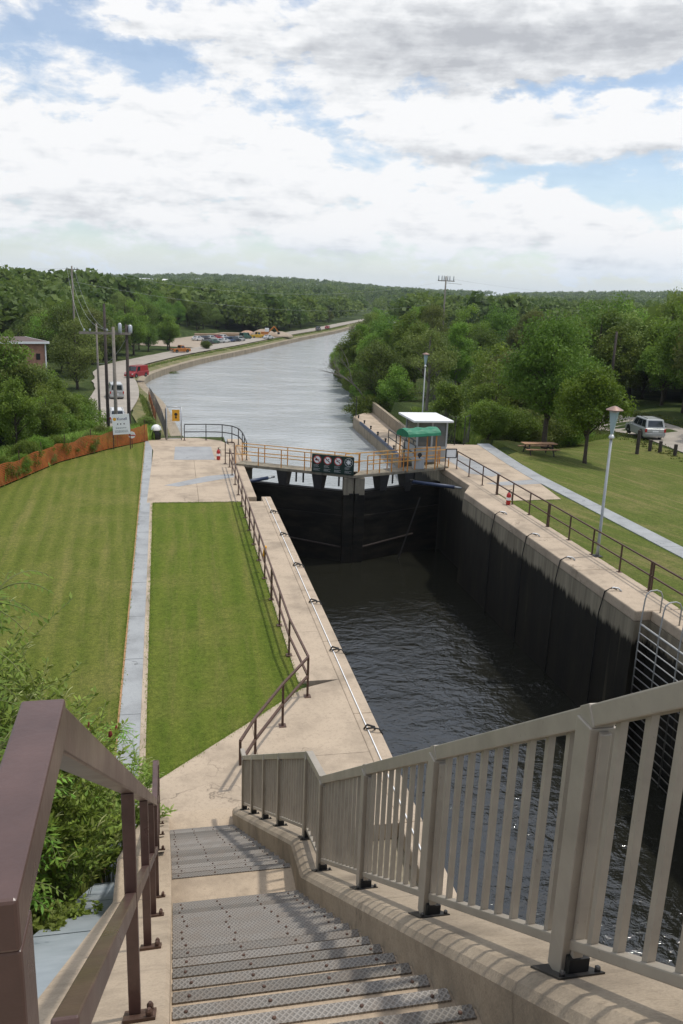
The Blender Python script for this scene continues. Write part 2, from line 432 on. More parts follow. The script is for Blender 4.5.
# ------------------------------------------------------------------ camera
H = 9.525; F_PX = 822.0
def cam_axes():
    ry = Vector((173.6 - 341.5, 290. - 512., F_PX)).normalized()
    h = Vector((1, .037, 0)).normalized()
    down = ry.cross(h).normalized()
    if down.y < 0: down = -down
    rx = down.cross(ry)
    if rx.x < 0: rx = -rx
    return rx, ry, -down
rx, ry, rz = cam_axes()
cam = bpy.data.cameras.new('camera'); co = bpy.data.objects.new('camera', cam); COL.objects.link(co)
Mx = Matrix(((rx.x, -rx.y, -rx.z), (ry.x, -ry.y, -ry.z), (rz.x, -rz.y, -rz.z))).to_4x4()
Mx.translation = (0, 0, H); co.matrix_world = Mx
cam.sensor_fit = 'VERTICAL'; cam.sensor_height = 22.2; cam.lens = 22.2 * F_PX / 1024
cam.clip_start = .05; cam.clip_end = 12000
S.camera = co

# ------------------------------------------------------------------ sky, sun
SUN_DIR = Vector((.385, .045, 1.0)).normalized()
def world():
    w = bpy.data.worlds.new('World'); S.world = w; w.use_nodes = True
    nt = w.node_tree; bg = nt.nodes['Background']; out = nt.nodes['World Output']
    sky = N(nt, 'ShaderNodeTexSky', sky_type='NISHITA', sun_disc=False)
    sky.sun_elevation = math.asin(SUN_DIR.z); sky.sun_rotation = math.atan2(SUN_DIR.x, SUN_DIR.y)
    sky.air_density = 1.0; sky.dust_density = .6; sky.ozone_density = 1.2
    nt.links.new(sky.outputs[0], bg.inputs['Color']); bg.inputs['Strength'].default_value = .145
    d = N(nt, 'ShaderNodeTexCoord').outputs['Generated']
    nrm = N(nt, 'ShaderNodeVectorMath', operation='NORMALIZE'); nt.links.new(d, nrm.inputs[0])
    sp = N(nt, 'ShaderNodeSeparateXYZ'); nt.links.new(nrm.outputs[0], sp.inputs[0])
    az = math_(nt, 'MULTIPLY', math_(nt, 'ARCTAN2', sp.outputs['X'], sp.outputs['Y']), 180 / PI)
    el = math_(nt, 'MULTIPLY', math_(nt, 'ARCSINE', sp.outputs['Z']), 180 / PI)
    cv = N(nt, 'ShaderNodeCombineXYZ'); nt.links.new(az, cv.inputs[0]); nt.links.new(el, cv.inputs[1])
    # cumulus fields laid out by azimuth / elevation, edges broken up by noise; flat bases turn grey
    wn = N(nt, 'ShaderNodeTexNoise'); wn.inputs['Scale'].default_value = 1; wn.inputs['Detail'].default_value = 7; wn.inputs['Roughness'].default_value = .58
    nt.links.new(mapped(nt, cv.outputs[0], (.22, .46, 1)), wn.inputs['Vector'])
    ws = N(nt, 'ShaderNodeSeparateColor'); nt.links.new(wn.outputs['Color'], ws.inputs[0])
    waz = math_(nt, 'ADD', az, math_(nt, 'MULTIPLY', math_(nt, 'SUBTRACT', ws.outputs[0], .5), 11))
    wel = math_(nt, 'ADD', el, math_(nt, 'MULTIPLY', math_(nt, 'SUBTRACT', ws.outputs[1], .5), 3.4))
    def blob(a0, e0, sa, se, amp, up):
        da = math_(nt, 'DIVIDE', math_(nt, 'SUBTRACT', waz, a0), sa); de = math_(nt, 'DIVIDE', math_(nt, 'SUBTRACT', wel, e0-up), se)
        r2 = math_(nt, 'ADD', math_(nt, 'MULTIPLY', da, da), math_(nt, 'MULTIPLY', de, de))
        return math_(nt, 'MULTIPLY', math_(nt, 'POWER', 2.718, math_(nt, 'MULTIPLY', r2, -1)), amp)
    def total(bl, up=0.0):
        t = None
        for b in bl:
            x = blob(*b, up); t = x if t is None else math_(nt, 'ADD', t, x)
        return t
    CL = [(18, 15.6, 12, 2.5, .62), (35, 16.3, 9, 1.9, .42), (21, 10.4, 8, 1.7, .42), (27.5, 9.4, 3.5, 1.1, .25), (32.3, 10.4, 2.6, 1.0, .36), (33.2, 7.9, 1.6, .6, .34),
          (0, 9.5, 11, 2.8, .30), (10, 7.3, 8, 1.3, .30), (24, 5.9, 8, 1.0, .34), (30, 3.6, 9, 1.3, .30), (9, 4.2, 13, 1.5, .30), (-8, 6.0, 8, 2.4, .24), (1, 15.2, 7, .8, .2),
          (-12, 14, 6, 3, .1), (26, 12.9, 6, .55, -.28), (31, 6.6, 4, 1.2, -.26), (9.3, 10.7, 3.2, .7, -.24), (-6, 14.2, 6, 1.2, -.14), (23.5, 7.6, 4, .4, -.2)]
    def dens_at(up):
        v = mapped(nt, cv.outputs[0], (.20, .42, 1)); a = N(nt, 'ShaderNodeVectorMath', operation='ADD'); nt.links.new(v, a.inputs[0]); a.inputs[1].default_value = (0, .42*up, 0)
        n1 = noise(nt, 1.0, 11, .62, a.outputs[0], .15)
        return math_(nt, 'ADD', total(CL, up), math_(nt, 'MULTIPLY', n1, 1.15))
    lowfade = N(nt, 'ShaderNodeMapRange', interpolation_type='SMOOTHSTEP'); nt.links.new(el, lowfade.inputs[0])
    lowfade.inputs[1].default_value = 18; lowfade.inputs[2].default_value = 60; lowfade.inputs[3].default_value = 0; lowfade.inputs[4].default_value = .06
    d0 = math_(nt, 'ADD', dens_at(0.0), lowfade.outputs[0]); d1 = dens_at(.85)
    mask = ramp(nt, d0, [(.55, (.20, .20, .20)), (.66, (.62, .62, .62)), (.73, (1, 1, 1))])
    grey = total([(18, 15.4, 12, 2.2, .80), (35, 16.4, 8, 1.8, .75), (20, 8.7, 6, .55, .22), (28, 8.6, 3, .4, .18), (4, 5.2, 10, .7, .16), (-8, 4.4, 8, 1.2, .22)])
    under = math_(nt, 'MULTIPLY', math_(nt, 'SUBTRACT', d1, d0), 1.25)
    tn = math_(nt, 'SUBTRACT', noise(nt, 1.0, 10, .62, mapped(nt, cv.outputs[0], (.30, .62, 1)), .2), .5)
    st = math_(nt, 'SUBTRACT', noise(nt, 1.0, 7, .6, mapped(nt, cv.outputs[0], (.13, 1.15, 1)), .25), .5)
    tx = math_(nt, 'ADD', math_(nt, 'ADD', grey, under), math_(nt, 'ADD', math_(nt, 'MULTIPLY', tn, 1.0), math_(nt, 'MULTIPLY', st, 1.1)))
    col = ramp(nt, tx, [(.0, (.985, .99, 1.0)), (.20, (.90, .915, .935)), (.45, (.75, .77, .80)), (.9, (.53, .55, .59))])
    hz = N(nt, 'ShaderNodeMapRange', interpolation_type='SMOOTHSTEP'); nt.links.new(el, hz.inputs[0])
    hz.inputs[1].default_value = -.5; hz.inputs[2].default_value = 4.6; hz.inputs[3].default_value = .85; hz.inputs[4].default_value = 0
    col = mix(nt, col, (.68, .81, .945), hz.outputs[0])
    mask = math_(nt, 'MAXIMUM', mask, hz.outputs[0])
    bg2 = N(nt, 'ShaderNodeBackground'); nt.links.new(col, bg2.inputs['Color']); hs_ = N(nt, 'ShaderNodeMapRange', interpolation_type='SMOOTHSTEP'); nt.links.new(el, hs_.inputs[0])
    hs_.inputs[1].default_value = 19; hs_.inputs[2].default_value = 42; hs_.inputs[3].default_value = 1.0; hs_.inputs[4].default_value = 1.45
    nt.links.new(hs_.outputs[0], bg2.inputs['Strength'])
    mx = N(nt, 'ShaderNodeMixShader'); nt.links.new(mask, mx.inputs[0]); nt.links.new(bg.outputs[0], mx.inputs[1]); nt.links.new(bg2.outputs[0], mx.inputs[2])
    nt.links.new(mx.outputs[0], out.inputs['Surface'])
world()
sun = bpy.data.lights.new('sun', 'SUN'); sun.energy = 2.45; sun.angle = R_(1.8); sun.color = (1.0, .95, .87)
so = bpy.data.objects.new('sun', sun); COL.objects.link(so); so.rotation_euler = SUN_DIR.to_track_quat('Z', 'Y').to_euler()
S.view_settings.view_transform = 'Standard'; S.view_settings.look = 'None'; S.view_settings.exposure = 0.0; S.view_settings.gamma = 1
S.render.engine = 'CYCLES'
S.cycles.use_denoising = True
S.cycles.max_bounces = 7; S.cycles.diffuse_bounces = 4; S.cycles.glossy_bounces = 3; S.cycles.transparent_max_bounces = 8
S.cycles.caustics_reflective = False; S.cycles.caustics_refractive = False

# ------------------------------------------------------------------ terrain
BL = np.array([(1.2, 50), (1.1, 70), (1.0, 95), (-1.6, 129), (-5, 150), (-6, 161), (-5, 173), (-1, 189), (6.3, 214), (23, 258), (49, 332), (80, 413), (118, 525), (160, 640), (215, 780), (290, 950), (420, 1250)], float)
BRK = np.array([(15.3, 46), (15.6, 48), (23.6, 78), (24.4, 113), (29, 123), (31.5, 150), (36, 190), (50, 232), (71, 300), (105, 395), (155, 520), (205, 640), (262, 775), (345, 950), (480, 1250)], float)
def _off(P, d):
    T = np.gradient(P, axis=0); T /= np.linalg.norm(T, axis=1)[:, None]
    return P + np.column_stack([-T[:, 1], T[:, 0]]) * d
ROAD = np.vstack([[(-16, 58), (-11.5, 80), (-9.5, 105), (-8.6, 128), (-9.8, 148), (-11.5, 161)], _off(BL, 7.6)[6:16]])
ROADE = np.array([(38.5, -10), (39.8, 20), (41.0, 45), (42.4, 60), (44.5, 76), (48.5, 100), (54, 130)], float)
def sdist(x, y, P):
    """distance to polyline, + on its left-hand side when walking along it"""
    best = np.full(x.shape, 1e9); sg = np.zeros(x.shape)
    for (ax, ay), (bx, by) in zip(P[:-1], P[1:]):
        dx, dy = bx-ax, by-ay; t = np.clip(((x-ax)*dx + (y-ay)*dy) / (dx*dx+dy*dy), 0, 1)
        qx, qy = ax+t*dx, ay+t*dy; d = np.hypot(x-qx, y-qy); s = np.sign(dx*(y-ay) - dy*(x-ax))
        m = d < best; best[m] = d[m]; sg[m] = s[m]
    return best * np.where(sg == 0, 1, sg)
def smooth(a, b, v):
    t = np.clip((v-a)/(b-a), 0, 1); return t*t*(3-2*t)
FENCE = [(-9.6, 38.5), (-8.3, 41.2), (-6.4, 47.2), (-4.0, 51.2), (-1.75, 54.0)]
FN = np.array(FENCE, float); FN2 = np.vstack([[(-30, 10)], FN, [(4, 56)]])
def lot_mask(x, y):
    d = sdist(x, y, ROAD)
    return (d > 0) & (d < 27) & (y > 243) & (y < 345) 
def hfun(x, y):
    x = np.asarray(x, float); y = np.asarray(y, float)
    r = np.hypot(x, y); az = np.degrees(np.arctan2(x, np.maximum(y, .1)))
    sl = sdist(x, y, BL); sr = -sdist(x, y, BRK); rd = sdist(x, y, ROAD); re = np.abs(sdist(x, y, ROADE))
    und = 1.2*np.sin(x*.021+1.3)*np.cos(y*.017) + .6*np.sin(x*.06+y*.047)
    far = 30*smooth(650, 2500, r) * (1 + .35*np.sin(az*.22+.6)) + 10*smooth(2300, 3300, r)
    # left land
    hill = smooth(10, 105, rd) * (19 + 11*smooth(60, 260, rd)) * np.where(y > 40, 1, .4) * (1 - .75*smooth(150, 420, y))
    hill = hill + und * smooth(10, 50, np.abs(rd))
    zl = -6.42 + hill * (rd > 0) + far
    zl = np.where((lot_mask(x, y)), -6.35, zl)
    # apron / lawn plateau on the left until the orange fence
    fd = sdist(x, y, FN2)           # + beyond the fence (left / downstream)
    t = smooth(.4, 24, fd)
    zl = np.where(y < 150, (-.05)*(1-t) + zl*t, zl)
    # steep planted bank beside the stairs
    bank = np.clip(.69*(11.7 - y), 0, 7.75)
    zl = zl + bank * (x < 3)
    zl = np.where((sl < 6) & (y > 57), np.minimum(zl, -7.45 + .19*np.clip(sl, 0, 6)), zl)
    # right land
    zr = -.05 - 1.35*smooth(21, 34, x) - 3.6*smooth(54, 82, y + .25*(x-20)*(x > 20) - 1.25*np.clip(x-29, 0, 30)) * (1 - .55*smooth(34, 60, x)) + far
    zr = np.where(y > 75, zr + .6*und*smooth(75, 110, y) , zr)
    zr = zr + np.clip(.5*(11 - y), 0, 7.5)*(x > 14)
    zr = np.where((sr < 4) & (y > 48), np.minimum(zr, -7.6 + .5*np.clip(sr, 0, 4)), zr); zr = np.where((sr < 4.6 + .8*(y > 66)) & (y > 48) & (y < 121), -9.5, zr)
    z = np.where(sl > 0, zl, zr)
    z = np.where((x < 9) & (y < 57), zl, z); z = np.where((x >= 9) & (y < 46.5), zr, z)
    z = np.where((sl < .5) & (sr < .3) & (y > 56), -11.5, z)
    z = np.where((x > 3.2) & (x < 15.6) & (y > 2) & (y < 57), -12.5, z)
    return z
def ground():
    xs = np.unique(np.concatenate([np.arange(-3200, -200, 60), np.arange(-200, -46, 8), np.arange(-46, 132, 1.5), np.arange(132, 420, 8), np.arange(420, 3300, 60), [3.2, 3.25, 15.55, 15.6, -.95, 2.9]]))
    ys = np.unique(np.concatenate([np.arange(-60, 0, 6), np.arange(0, 130, 1.), np.arange(130, 560, 2.5), np.arange(560, 1300, 20), np.arange(1300, 4600, 70)]))
    X, Y = np.meshgrid(xs, ys); Z = hfun(X.ravel(), Y.ravel())
    V = np.column_stack([X.ravel(), Y.ravel(), Z]); nx = len(xs); ny = len(ys)
    i, j = np.meshgrid(np.arange(nx-1), np.arange(ny-1)); a = (j*nx+i).ravel()
    me = npmesh('ground', V, np.column_stack([a, a+1, a+1+nx, a+nx]), 'rough_ground')
    me.polygons.foreach_set('use_smooth', np.ones(len(me.polygons), bool))
    o = link('ground', me); o['kind'] = 'structure'
ground()
def gz(x, y): return float(hfun(np.array([x]), np.array([y]))[0])
# water sheets
m = MB(); m.face([(-400, 45.2, WATER), (1500, 45.2, WATER), (1500, 1700, WATER), (-400, 1700, WATER)]); struct(m, 'canal_water', 'canal_water')
m = MB(); m.face([(3.3, 1.5, LOCKW), (15.5, 1.5, LOCKW), (15.5, 44.9, LOCKW), (3.3, 44.9, LOCKW)]); struct(m, 'lock_water', 'lock_water')
def offset_poly(P, d):
    P = np.asarray(P, float); T = np.gradient(P, axis=0); T /= np.linalg.norm(T, axis=1)[:, None]
    return P + np.column_stack([-T[:, 1], T[:, 0]]) * d
def resample(P, step):
    P = np.asarray(P, float); seg = np.linalg.norm(np.diff(P, axis=0), axis=1); s = np.concatenate([[0], np.cumsum(seg)])
    q = np.linspace(0, s[-1], max(2, int(s[-1]/step)+1))
    # Catmull-like smoothing through linear interpolation then averaging
    X = np.column_stack([np.interp(q, s, P[:, 0]), np.interp(q, s, P[:, 1])])
    for _ in range(3):
        X[1:-1] = (X[:-2] + 2*X[1:-1] + X[2:]) / 4
    return X
def ribbon(name, P, d0, d1, z0, z1, mat, step=4, jag=0):
    P = resample(P, step); A = offset_poly(P, d0); B = offset_poly(P, d1)
    if jag: B = B + RNG.normal(0, jag, B.shape)
    m = MB()
    for k in range(len(P)-1):
        m.face([(*A[k], z0), (*A[k+1], z0), (*B[k+1], z1), (*B[k], z1)])
    return m
bl = BL[1:14]
struct(ribbon('bank_wall', bl, 0, .02, -9.5, -7.15, 'stone_bank').add(ribbon('', bl, .02, 1.3, -7.15, -7.1, '')), 'bank_wall', 'stone_bank')
struct(ribbon('verge', bl, 1.3, 5.2, -7.1, -6.27, 'verge_grass', 4, .25), 'verge', 'verge_grass')
struct(ribbon('road', ROAD, -3.4, 3.6, -6.20, -6.20, 'gravel', 4, .2), 'road', 'gravel_grey')
m = MB()
P = resample(ROAD, 4); sel = [k for k in range(len(P)) if 240 < P[k][1] < 345]; A = offset_poly(P, 3.0); B = offset_poly(P, 24)
for k in sel[:-1]: m.face([(*A[k], -6.24), (*A[k+1], -6.24), (*B[k+1], -6.24), (*B[k], -6.24)])
struct(m, 'gravel_lot', 'gravel')
P = resample(ROADE, 3); A = offset_poly(P, 3.2); B = offset_poly(P, -3.2); m = MB()
for k in range(len(P)-1):
    m.face([(*A[k], gz(*A[k])+.06), (*B[k], gz(*B[k])+.06), (*B[k+1], gz(*B[k+1])+.06), (*A[k+1], gz(*A[k+1])+.06)])
struct(m, 'road_east', 'gravel_grey')

# lawns, paths, aprons -------------------------------------------------
def sheet(poly, z=0.0): return MB().face([(x, y, z) for x, y in poly])
struct(sheet([(-30, 11.9), (-1.29, 11.9), (-1.95, 52.6), (-1.97, 53.8), (-4.0, 51.1), (-6.4, 47.1), (-8.3, 41.1), (-12.5, 34), (-30, 14)], 0), 'lawn_west', 'lawn_west')
struct(sheet([(-.78, 14.9), (-.3, 15.1), (2.94, 18.45), (2.9, 37.65), (-1.13, 37.65)], 0), 'lawn_middle', 'lawn_mid')
def gridsheet(xs, ys, z):
    mb = MB()
    for i in range(len(xs)-1):
        for j in range(len(ys)-1):
            mb.face([(a, b, gz(a, b)+z) for a, b in ((xs[i], ys[j]), (xs[i+1], ys[j]), (xs[i+1], ys[j+1]), (xs[i], ys[j+1]))])
    return mb
struct(gridsheet([16.05, 17.5, 19.4, 20.8, 22.3, 24, 26, 28, 30, 32, 34, 36, 37.4, 38.6], list(np.arange(4, 66, 1.5)), .05), 'lawn_east', 'lawn_east')
# the mown edge of the lawn runs into rough grass by the wood
path = MB(); path.hexa([(-.92, 11.6, -.2), (-.90, 11.6, -.2), (-1.40, 53.2, -.2), (-1.42, 53.2, -.2)], [(-.92, 11.6, .012)]*1 + [(-.90, 11.6, .012), (-1.40, 53.2, .012), (-1.42, 53.2, .012)])
path = MB()
for k in range(14):
    y0 = 11.7 + k*3.02; y1 = y0 + 3.0
    def ex(y): return -1.36 - .016*(y-17.7), -.89 - .0165*(y-17.7)
    a0, b0 = ex(y0); a1, b1 = ex(y1)
    path.hexa([(a0, y0, -.2), (b0, y0, -.2), (b1, y1, -.2), (a1, y1, -.2)], [(a0, y0, .014+.003*(k % 2)), (b0, y0, .014), (b1, y1, .014), (a1, y1, .014+.003*(k % 2))])
struct(path, 'path', 'concrete_path')
m = MB(); e0 = ex(11.7)[0]; e1 = ex(53.5)[0]; m.hexa([(e0-.045, 11.7, -.2), (e0-.002, 11.7, -.2), (e1-.002, 53.5, -.2), (e1-.045, 53.5, -.2)], [(e0-.045, 11.7, .024), (e0-.002, 11.7, .024), (e1-.002, 53.5, .024), (e1-.045, 53.5, .024)])
struct(m, 'path_edging', 'formboard')
m = MB(); e0 = ex(13.4)[1]+.003; e1 = ex(37.7)[1]+.003; m.hexa([(e0, 13.4, -.2), (e0+.13, 13.4, -.2), (e1+.11, 37.7, -.2), (e1, 37.7, -.2)], [(e0, 13.4, .02), (e0+.13, 13.4, .02), (e1+.11, 37.7, .02), (e1, 37.7, .02)])
struct(m, 'path_kerb', 'concrete_beige')
# foot-of-stairs apron + left quay coping + platform : all one poured slab level
ap = MB()
ap.prism([(-.86, 12.9), (1.595, 12.9), (1.595, 17.05), (-.28, 15.12), (-.70, 14.7)], -.3, .02); ap.prism([(1.605, 12.9), (3.995, 12.9), (3.995, 15.4), (1.605, 15.4)], -.3, .02); ap.prism([(1.605, 15.41), (3.995, 15.41), (3.995, 18.895), (2.98, 18.5), (1.605, 17.06)], -.3, .02)
for k in range(6): ap.prism([(2.95, 18.905+3.13*k), (3.995, 18.905+3.13*k), (3.995, 22.03+3.13*k-.005), (2.95, 22.03+3.13*k-.005)], -.3, .018)
for xa, xb in ((-1.36, 1.0), (1.012, 3.35)):
    for ya, yb in ((37.7, 41.6), (41.612, 46.2), (46.212, 50.6)): ap.prism([(xa, ya), (xb, ya), (xb, yb), (xa, yb)], -.3, .016)
ap.prism([(-1.36, 50.612), (3.35, 50.612), (3.35, 52.6), (2.9, 54.2), (1.4, 55.2), (-1.9, 55.2)], -.3, .016)
struct(ap, 'lockside_apron', 'concrete_beige')
ap = MB(); ap.prism([(16.2, 37.1), (19.0, 37.3), (20.2, 46.5), (20.4, 52.6), (16.6, 53.2), (16.2, 46)], -.3, .03); 
struct(ap, 'gateside_apron', 'concrete_beige')
pa = MB()
pa.prism([(-.13, 47.75), (2.22, 47.75), (2.17, 51.95), (-.06, 51.95)], -.1, .024)
struct(pa, 'valve_cover_slab', 'concrete_patch')
pa = MB(); pa.prism([(-.6, 41.2), (0.1, 40.9), (3.0, 43.0), (3.1, 43.9), (1.6, 43.3)], -.1, .022); struct(pa, 'repair_patch', 'concrete_patch')
pa = MB(); pa.prism([(16.4, 41.0), (17.0, 40.4), (20.0, 40.8), (19.6, 41.8)], -.1, .037); pa.prism([(16.3, 43.5), (17.4, 42.6), (18.2, 43.3), (17.6, 50.5), (16.4, 50.5)], -.1, .0372)
struct(pa, 'repair_patch_east', 'concrete_patch')
pe = MB()
for k in range(12):
    y0 = 12 + k*3.42; sh = lambda y: .9*max(0, (y-44)/10)
    pe.hexa([(19.5+sh(y0), y0, -.3), (20.4+sh(y0), y0, -.3), (20.4+sh(y0+3.4), y0+3.4, -.3), (19.5+sh(y0+3.4), y0+3.4, -.3)], [(19.5+sh(y0), y0, .045), (20.4+sh(y0), y0, .045), (20.4+sh(y0+3.4), y0+3.4, .045), (19.5+sh(y0+3.4), y0+3.4, .045)])
struct(pe, 'path_east', 'concrete_path')

# ------------------------------------------------------------------ lock chamber walls
def wall_thing(name, label, loc): return empty(name, loc, label, 'lock wall')
XL, XR = 4.43, 14.5
lw = wall_thing('lock_wall', 'west concrete lock wall whose coping carries a white pipe along the edge', (3.5, 12, 0))
b = MB(); b.box(2.6, XL, 2.0, 38.6, -12.5, -.32); b.box(2.6, 3.75, 38.6, 55, -12.5, -.32); b.box(3.75, 4.3, 46.6, 54.8, -12.5, -.325); b.box(-2.2, 2.6, 54.0, 55.1, -12.5, -.35)
build(b, 'wall_face', 'lock_wall', lw)
b = MB()
ys_ = [9.0, 12.9, 17.1, 21.3, 25.5, 29.7, 33.9, 38.6]
for a, c in zip(ys_[:-1], ys_[1:]): b.box(4.0, XL+.03, a+.004, c-.004, -.32, .022)
b.box(3.35, 3.78, 38.6, 46.6, -.32, .021); b.box(3.35, 4.33, 46.6, 54.85, -.32, .0205)
build(b, 'coping', 'concrete_beige', lw, .03)
b = MB(); b.box(1.8, 4.0, 2, 9, -12, -.0); b.box(4.0, XL, 2, 9, -12, .02)
build(b, 'upper_block', 'concrete_beige', lw)
pp = MB(); pp.tube([(4.17, y, .045) for y in np.linspace(9, 38.3, 12)], .014, 8); build(pp, 'edge_pipe', 'sign_white', lw, smooth=True)
for Y in (35.4, 31.8, 27.9, 24.2, 20.5, 16.2):
    r = empty('mooring_cable', (4.2, Y, 0), 'x', 'cable')
    r['label'] = {35.4: 'black mooring cable on the west coping nearest the gate', 31.8: 'black mooring cable on the west coping, second from the gate', 27.9: 'black mooring cable on the west coping, third from the gate', 24.2: 'black mooring cable halfway along the west coping', 20.5: 'black mooring cable on the west coping by the bend of the brown railing', 16.2: 'black mooring cable on the west coping closest to the stairs'}[Y]
    r['group'] = 'mooring cables along the lock coping'
    m = MB(); m.tube([(4.15, Y+.12, .05), (4.25, Y, .13), (4.40, Y-.05, .12), (4.47, Y-.06, .0), (4.455, Y-.06, -1.5), (4.455, Y-.06, LOCKW)], .022, 6); build(m, 'cable', 'black_rubber', r, smooth=True)
    m = MB(); m.tube([(4.10, Y+.16, .03), (4.15, Y+.10, .16), (4.30, Y+.02, .14), (4.34, Y+.1, .04)], .024, 6); build(m, 'hook', 'black_rubber', r, smooth=True)
rw = wall_thing('lock_wall', 'east concrete lock wall, grey above and black wet below, with ladder recess', (15.2, 25, 0))
b = MB()
b.box(XR, 16.3, 22.5, 39.2, -12.5, -.34); b.box(15.05, 16.3, 19.2, 22.5, -12.5, -.345); b.box(XR, 16.3, 2, 19.2, -12.5, -.34)
b.hexa([(XR, 39.2, -12.5), (16.3, 39.2, -12.5), (16.3, 46.6, -12.5), (15.3, 40.4, -12.5)], [(XR, 39.2, -.34), (16.3, 39.2, -.34), (16.3, 46.6, -.34), (15.3, 40.4, -.34)])
b.box(15.3, 16.3, 40.4, 54, -12.5, -.345)
build(b, 'wall_face', 'lock_wall', rw)
b = MB()
for a, c in zip([22.5, 26.6, 30.8, 35.0], [26.6, 30.8, 35.0, 39.0]): b.box(XR-.03, 16.12, a+.004, c-.004, -.34, .035)
b.box(15.05, 16.12, 19.2, 22.5, -.345, .034); b.box(XR-.03, 16.12, 9, 19.2, -.34, .035)
b.prism([(XR-.03, 39.0), (16.25, 39.0), (16.25, 54.0), (15.28, 54.0), (15.28, 40.5)], -.34, .0345)
build(b, 'coping', 'concrete_beige', rw, .05)
for i, Y in enumerate((34.6, 31.0, 27.8, 24.35)):
    r = empty('drop_cable', (14.6, Y, 0), ['black cable hung down the east lock wall nearest the gate', 'black cable hung down the east lock wall, second from the gate', 'black cable hung down the east lock wall, third from the gate', 'black cable hung down the east lock wall closest to the ladder'][i], 'cable', 'cables hung down the lock wall')
    m = MB(); m.tube([(14.85, Y, .07), (14.62, Y-.02, .16), (14.44, Y+.08, .0), (14.43, Y+.30, -.9), (14.43, Y+.32, -2.2), (14.44, Y+.32, LOCKW)], .02, 6); build(m, 'cable', 'black_rubber', r, smooth=True)
    m = MB(); m.tube([(14.95, Y-.12, .05), (14.90, Y, .12), (14.7, Y, .16), (14.62, Y-.02, .13)], .03, 6); build(m, 'hook', 'galv', r, smooth=True)
# ladder in the recess
la = empty('access_ladder', (14.8, 20.8, 0), 'wide galvanised access ladder with three arched grab rails on the lock wall', 'ladder')
for Y in (22.25, 21.2, 20.15):
    m = MB(); m.tube([(15.2, Y, .03), (15.2, Y, .62), (15.12, Y, .76), (14.98, Y, .82), (14.76, Y, .80), (14.64, Y, .70), (14.6, Y, .5), (14.56, Y, -.3), (14.56, Y, WATER-.5)], .023, 8); build(m, 'stile', 'ladder_steel', la, smooth=True)
m = MB(); m.tube([(14.56, 19.35, -.3), (14.56, 19.35, WATER-.5)], .028, 8); build(m, 'stile', 'ladder_steel', la, smooth=True)
for k in range(27):
    z = -.32 - .3*k
    m = MB(); m.tube([(14.56, 22.25, z), (14.56, 19.35, z)], .021 if k else .035, 6); build(m, 'rung', 'ladder_steel', la, smooth=True)
# breast wall at the head of the chamber (behind/below the viewer)
bw = MB(); bw.box(1.9, 17, -3, 1.9, -12.5, 6.4); tag(build(bw, 'breast_wall', 'lock_wall', origin=(9, 0, 0)), 'dark concrete breast wall at the upper end of the lock chamber', 'wall')

# ------------------------------------------------------------------ staircase
st = empty('staircase', (.5, 13.0, 0), 'beige concrete staircase with steel grating nosings going down to the lock', 'staircase')
RISE = .2; ZL = 3.2
up = [(7.609 - .29*k, ZL + RISE*k) for k in range(1, 24)]       # (nosing y, z) upper flight, bottom to top
lo = [(8.02 + .333*j, ZL - RISE*j) for j in range(0, 16)]        # lower flight, top (landing edge) to foot
def xl(y): return -.03 - .012*y if y < 8 else -.126 - .02*(y-8)
def xr(y): return 1.22 if y < 8 else 1.22 - .055*(y-8)
fl = MB()
def step(y0, y1, z):
    fl.hexa([(xl(y0)-.05, y0, z-1.0), (xr(y0)+.06, y0, z-1.0), (xr(y1)+.06, y1, z-1.0), (xl(y1)-.05, y1, z-1.0)], [(xl(y0)-.05, y0, z), (xr(y0)+.06, y0, z), (xr(y1)+.06, y1, z), (xl(y1)-.05, y1, z)])
for k, (y, z) in enumerate(up):
    y_back = up[k+1][0] if k+1 < len(up) else -2.0
    step(y_back - .012, y, z)
step(up[0][0]-.012, 8.02, ZL)
for j in range(1, 16): step(lo[j-1][0]-.012, lo[j][0], lo[j][1])
fl.prism([(xl(13)-.05, 12.98), (1.0, 12.98), (1.02, 13.78), (xl(13.8)-.05, 13.78)], -.3, .055)
build(fl, 'flight', 'concrete_stair', st, .006)
def plate(y, z, w=.056, solid=False):
    m = MB(); a, b_ = xl(y)+.012, xr(y)-.015
    m.hexa([(a, y-w, z-.002), (b_, y-w, z-.002), (b_, y+.012, z-.002), (a, y+.012, z-.002)], [(a, y-w, z+.012), (b_, y-w, z+.012), (b_, y+.012, z+.012), (a, y+.012, z+.012)])
    m.hexa([(a, y+.002, z-.045), (b_, y+.002, z-.045), (b_, y+.012, z-.045), (a, y+.012, z-.045)], [(a, y+.002, z-.002), (b_, y+.002, z-.002), (b_, y+.012, z-.002), (a, y+.012, z-.002)])
    o = build(m, 'tread_plate', 'grating', st)
    for t in (.07, .36, .66, .93):
        bm = MB(); bm.lathe([(.010, 0), (.010, .005), (.006, .009)], (a + (b_-a)*(t+random.uniform(-.022, .022)), y-.025, z+.012), 6); build(bm, 'bolt', 'rust_brown', o)
for y, z in up[:22]: plate(y, z)
for y, z in lo[0:]: plate(y, z, .06)
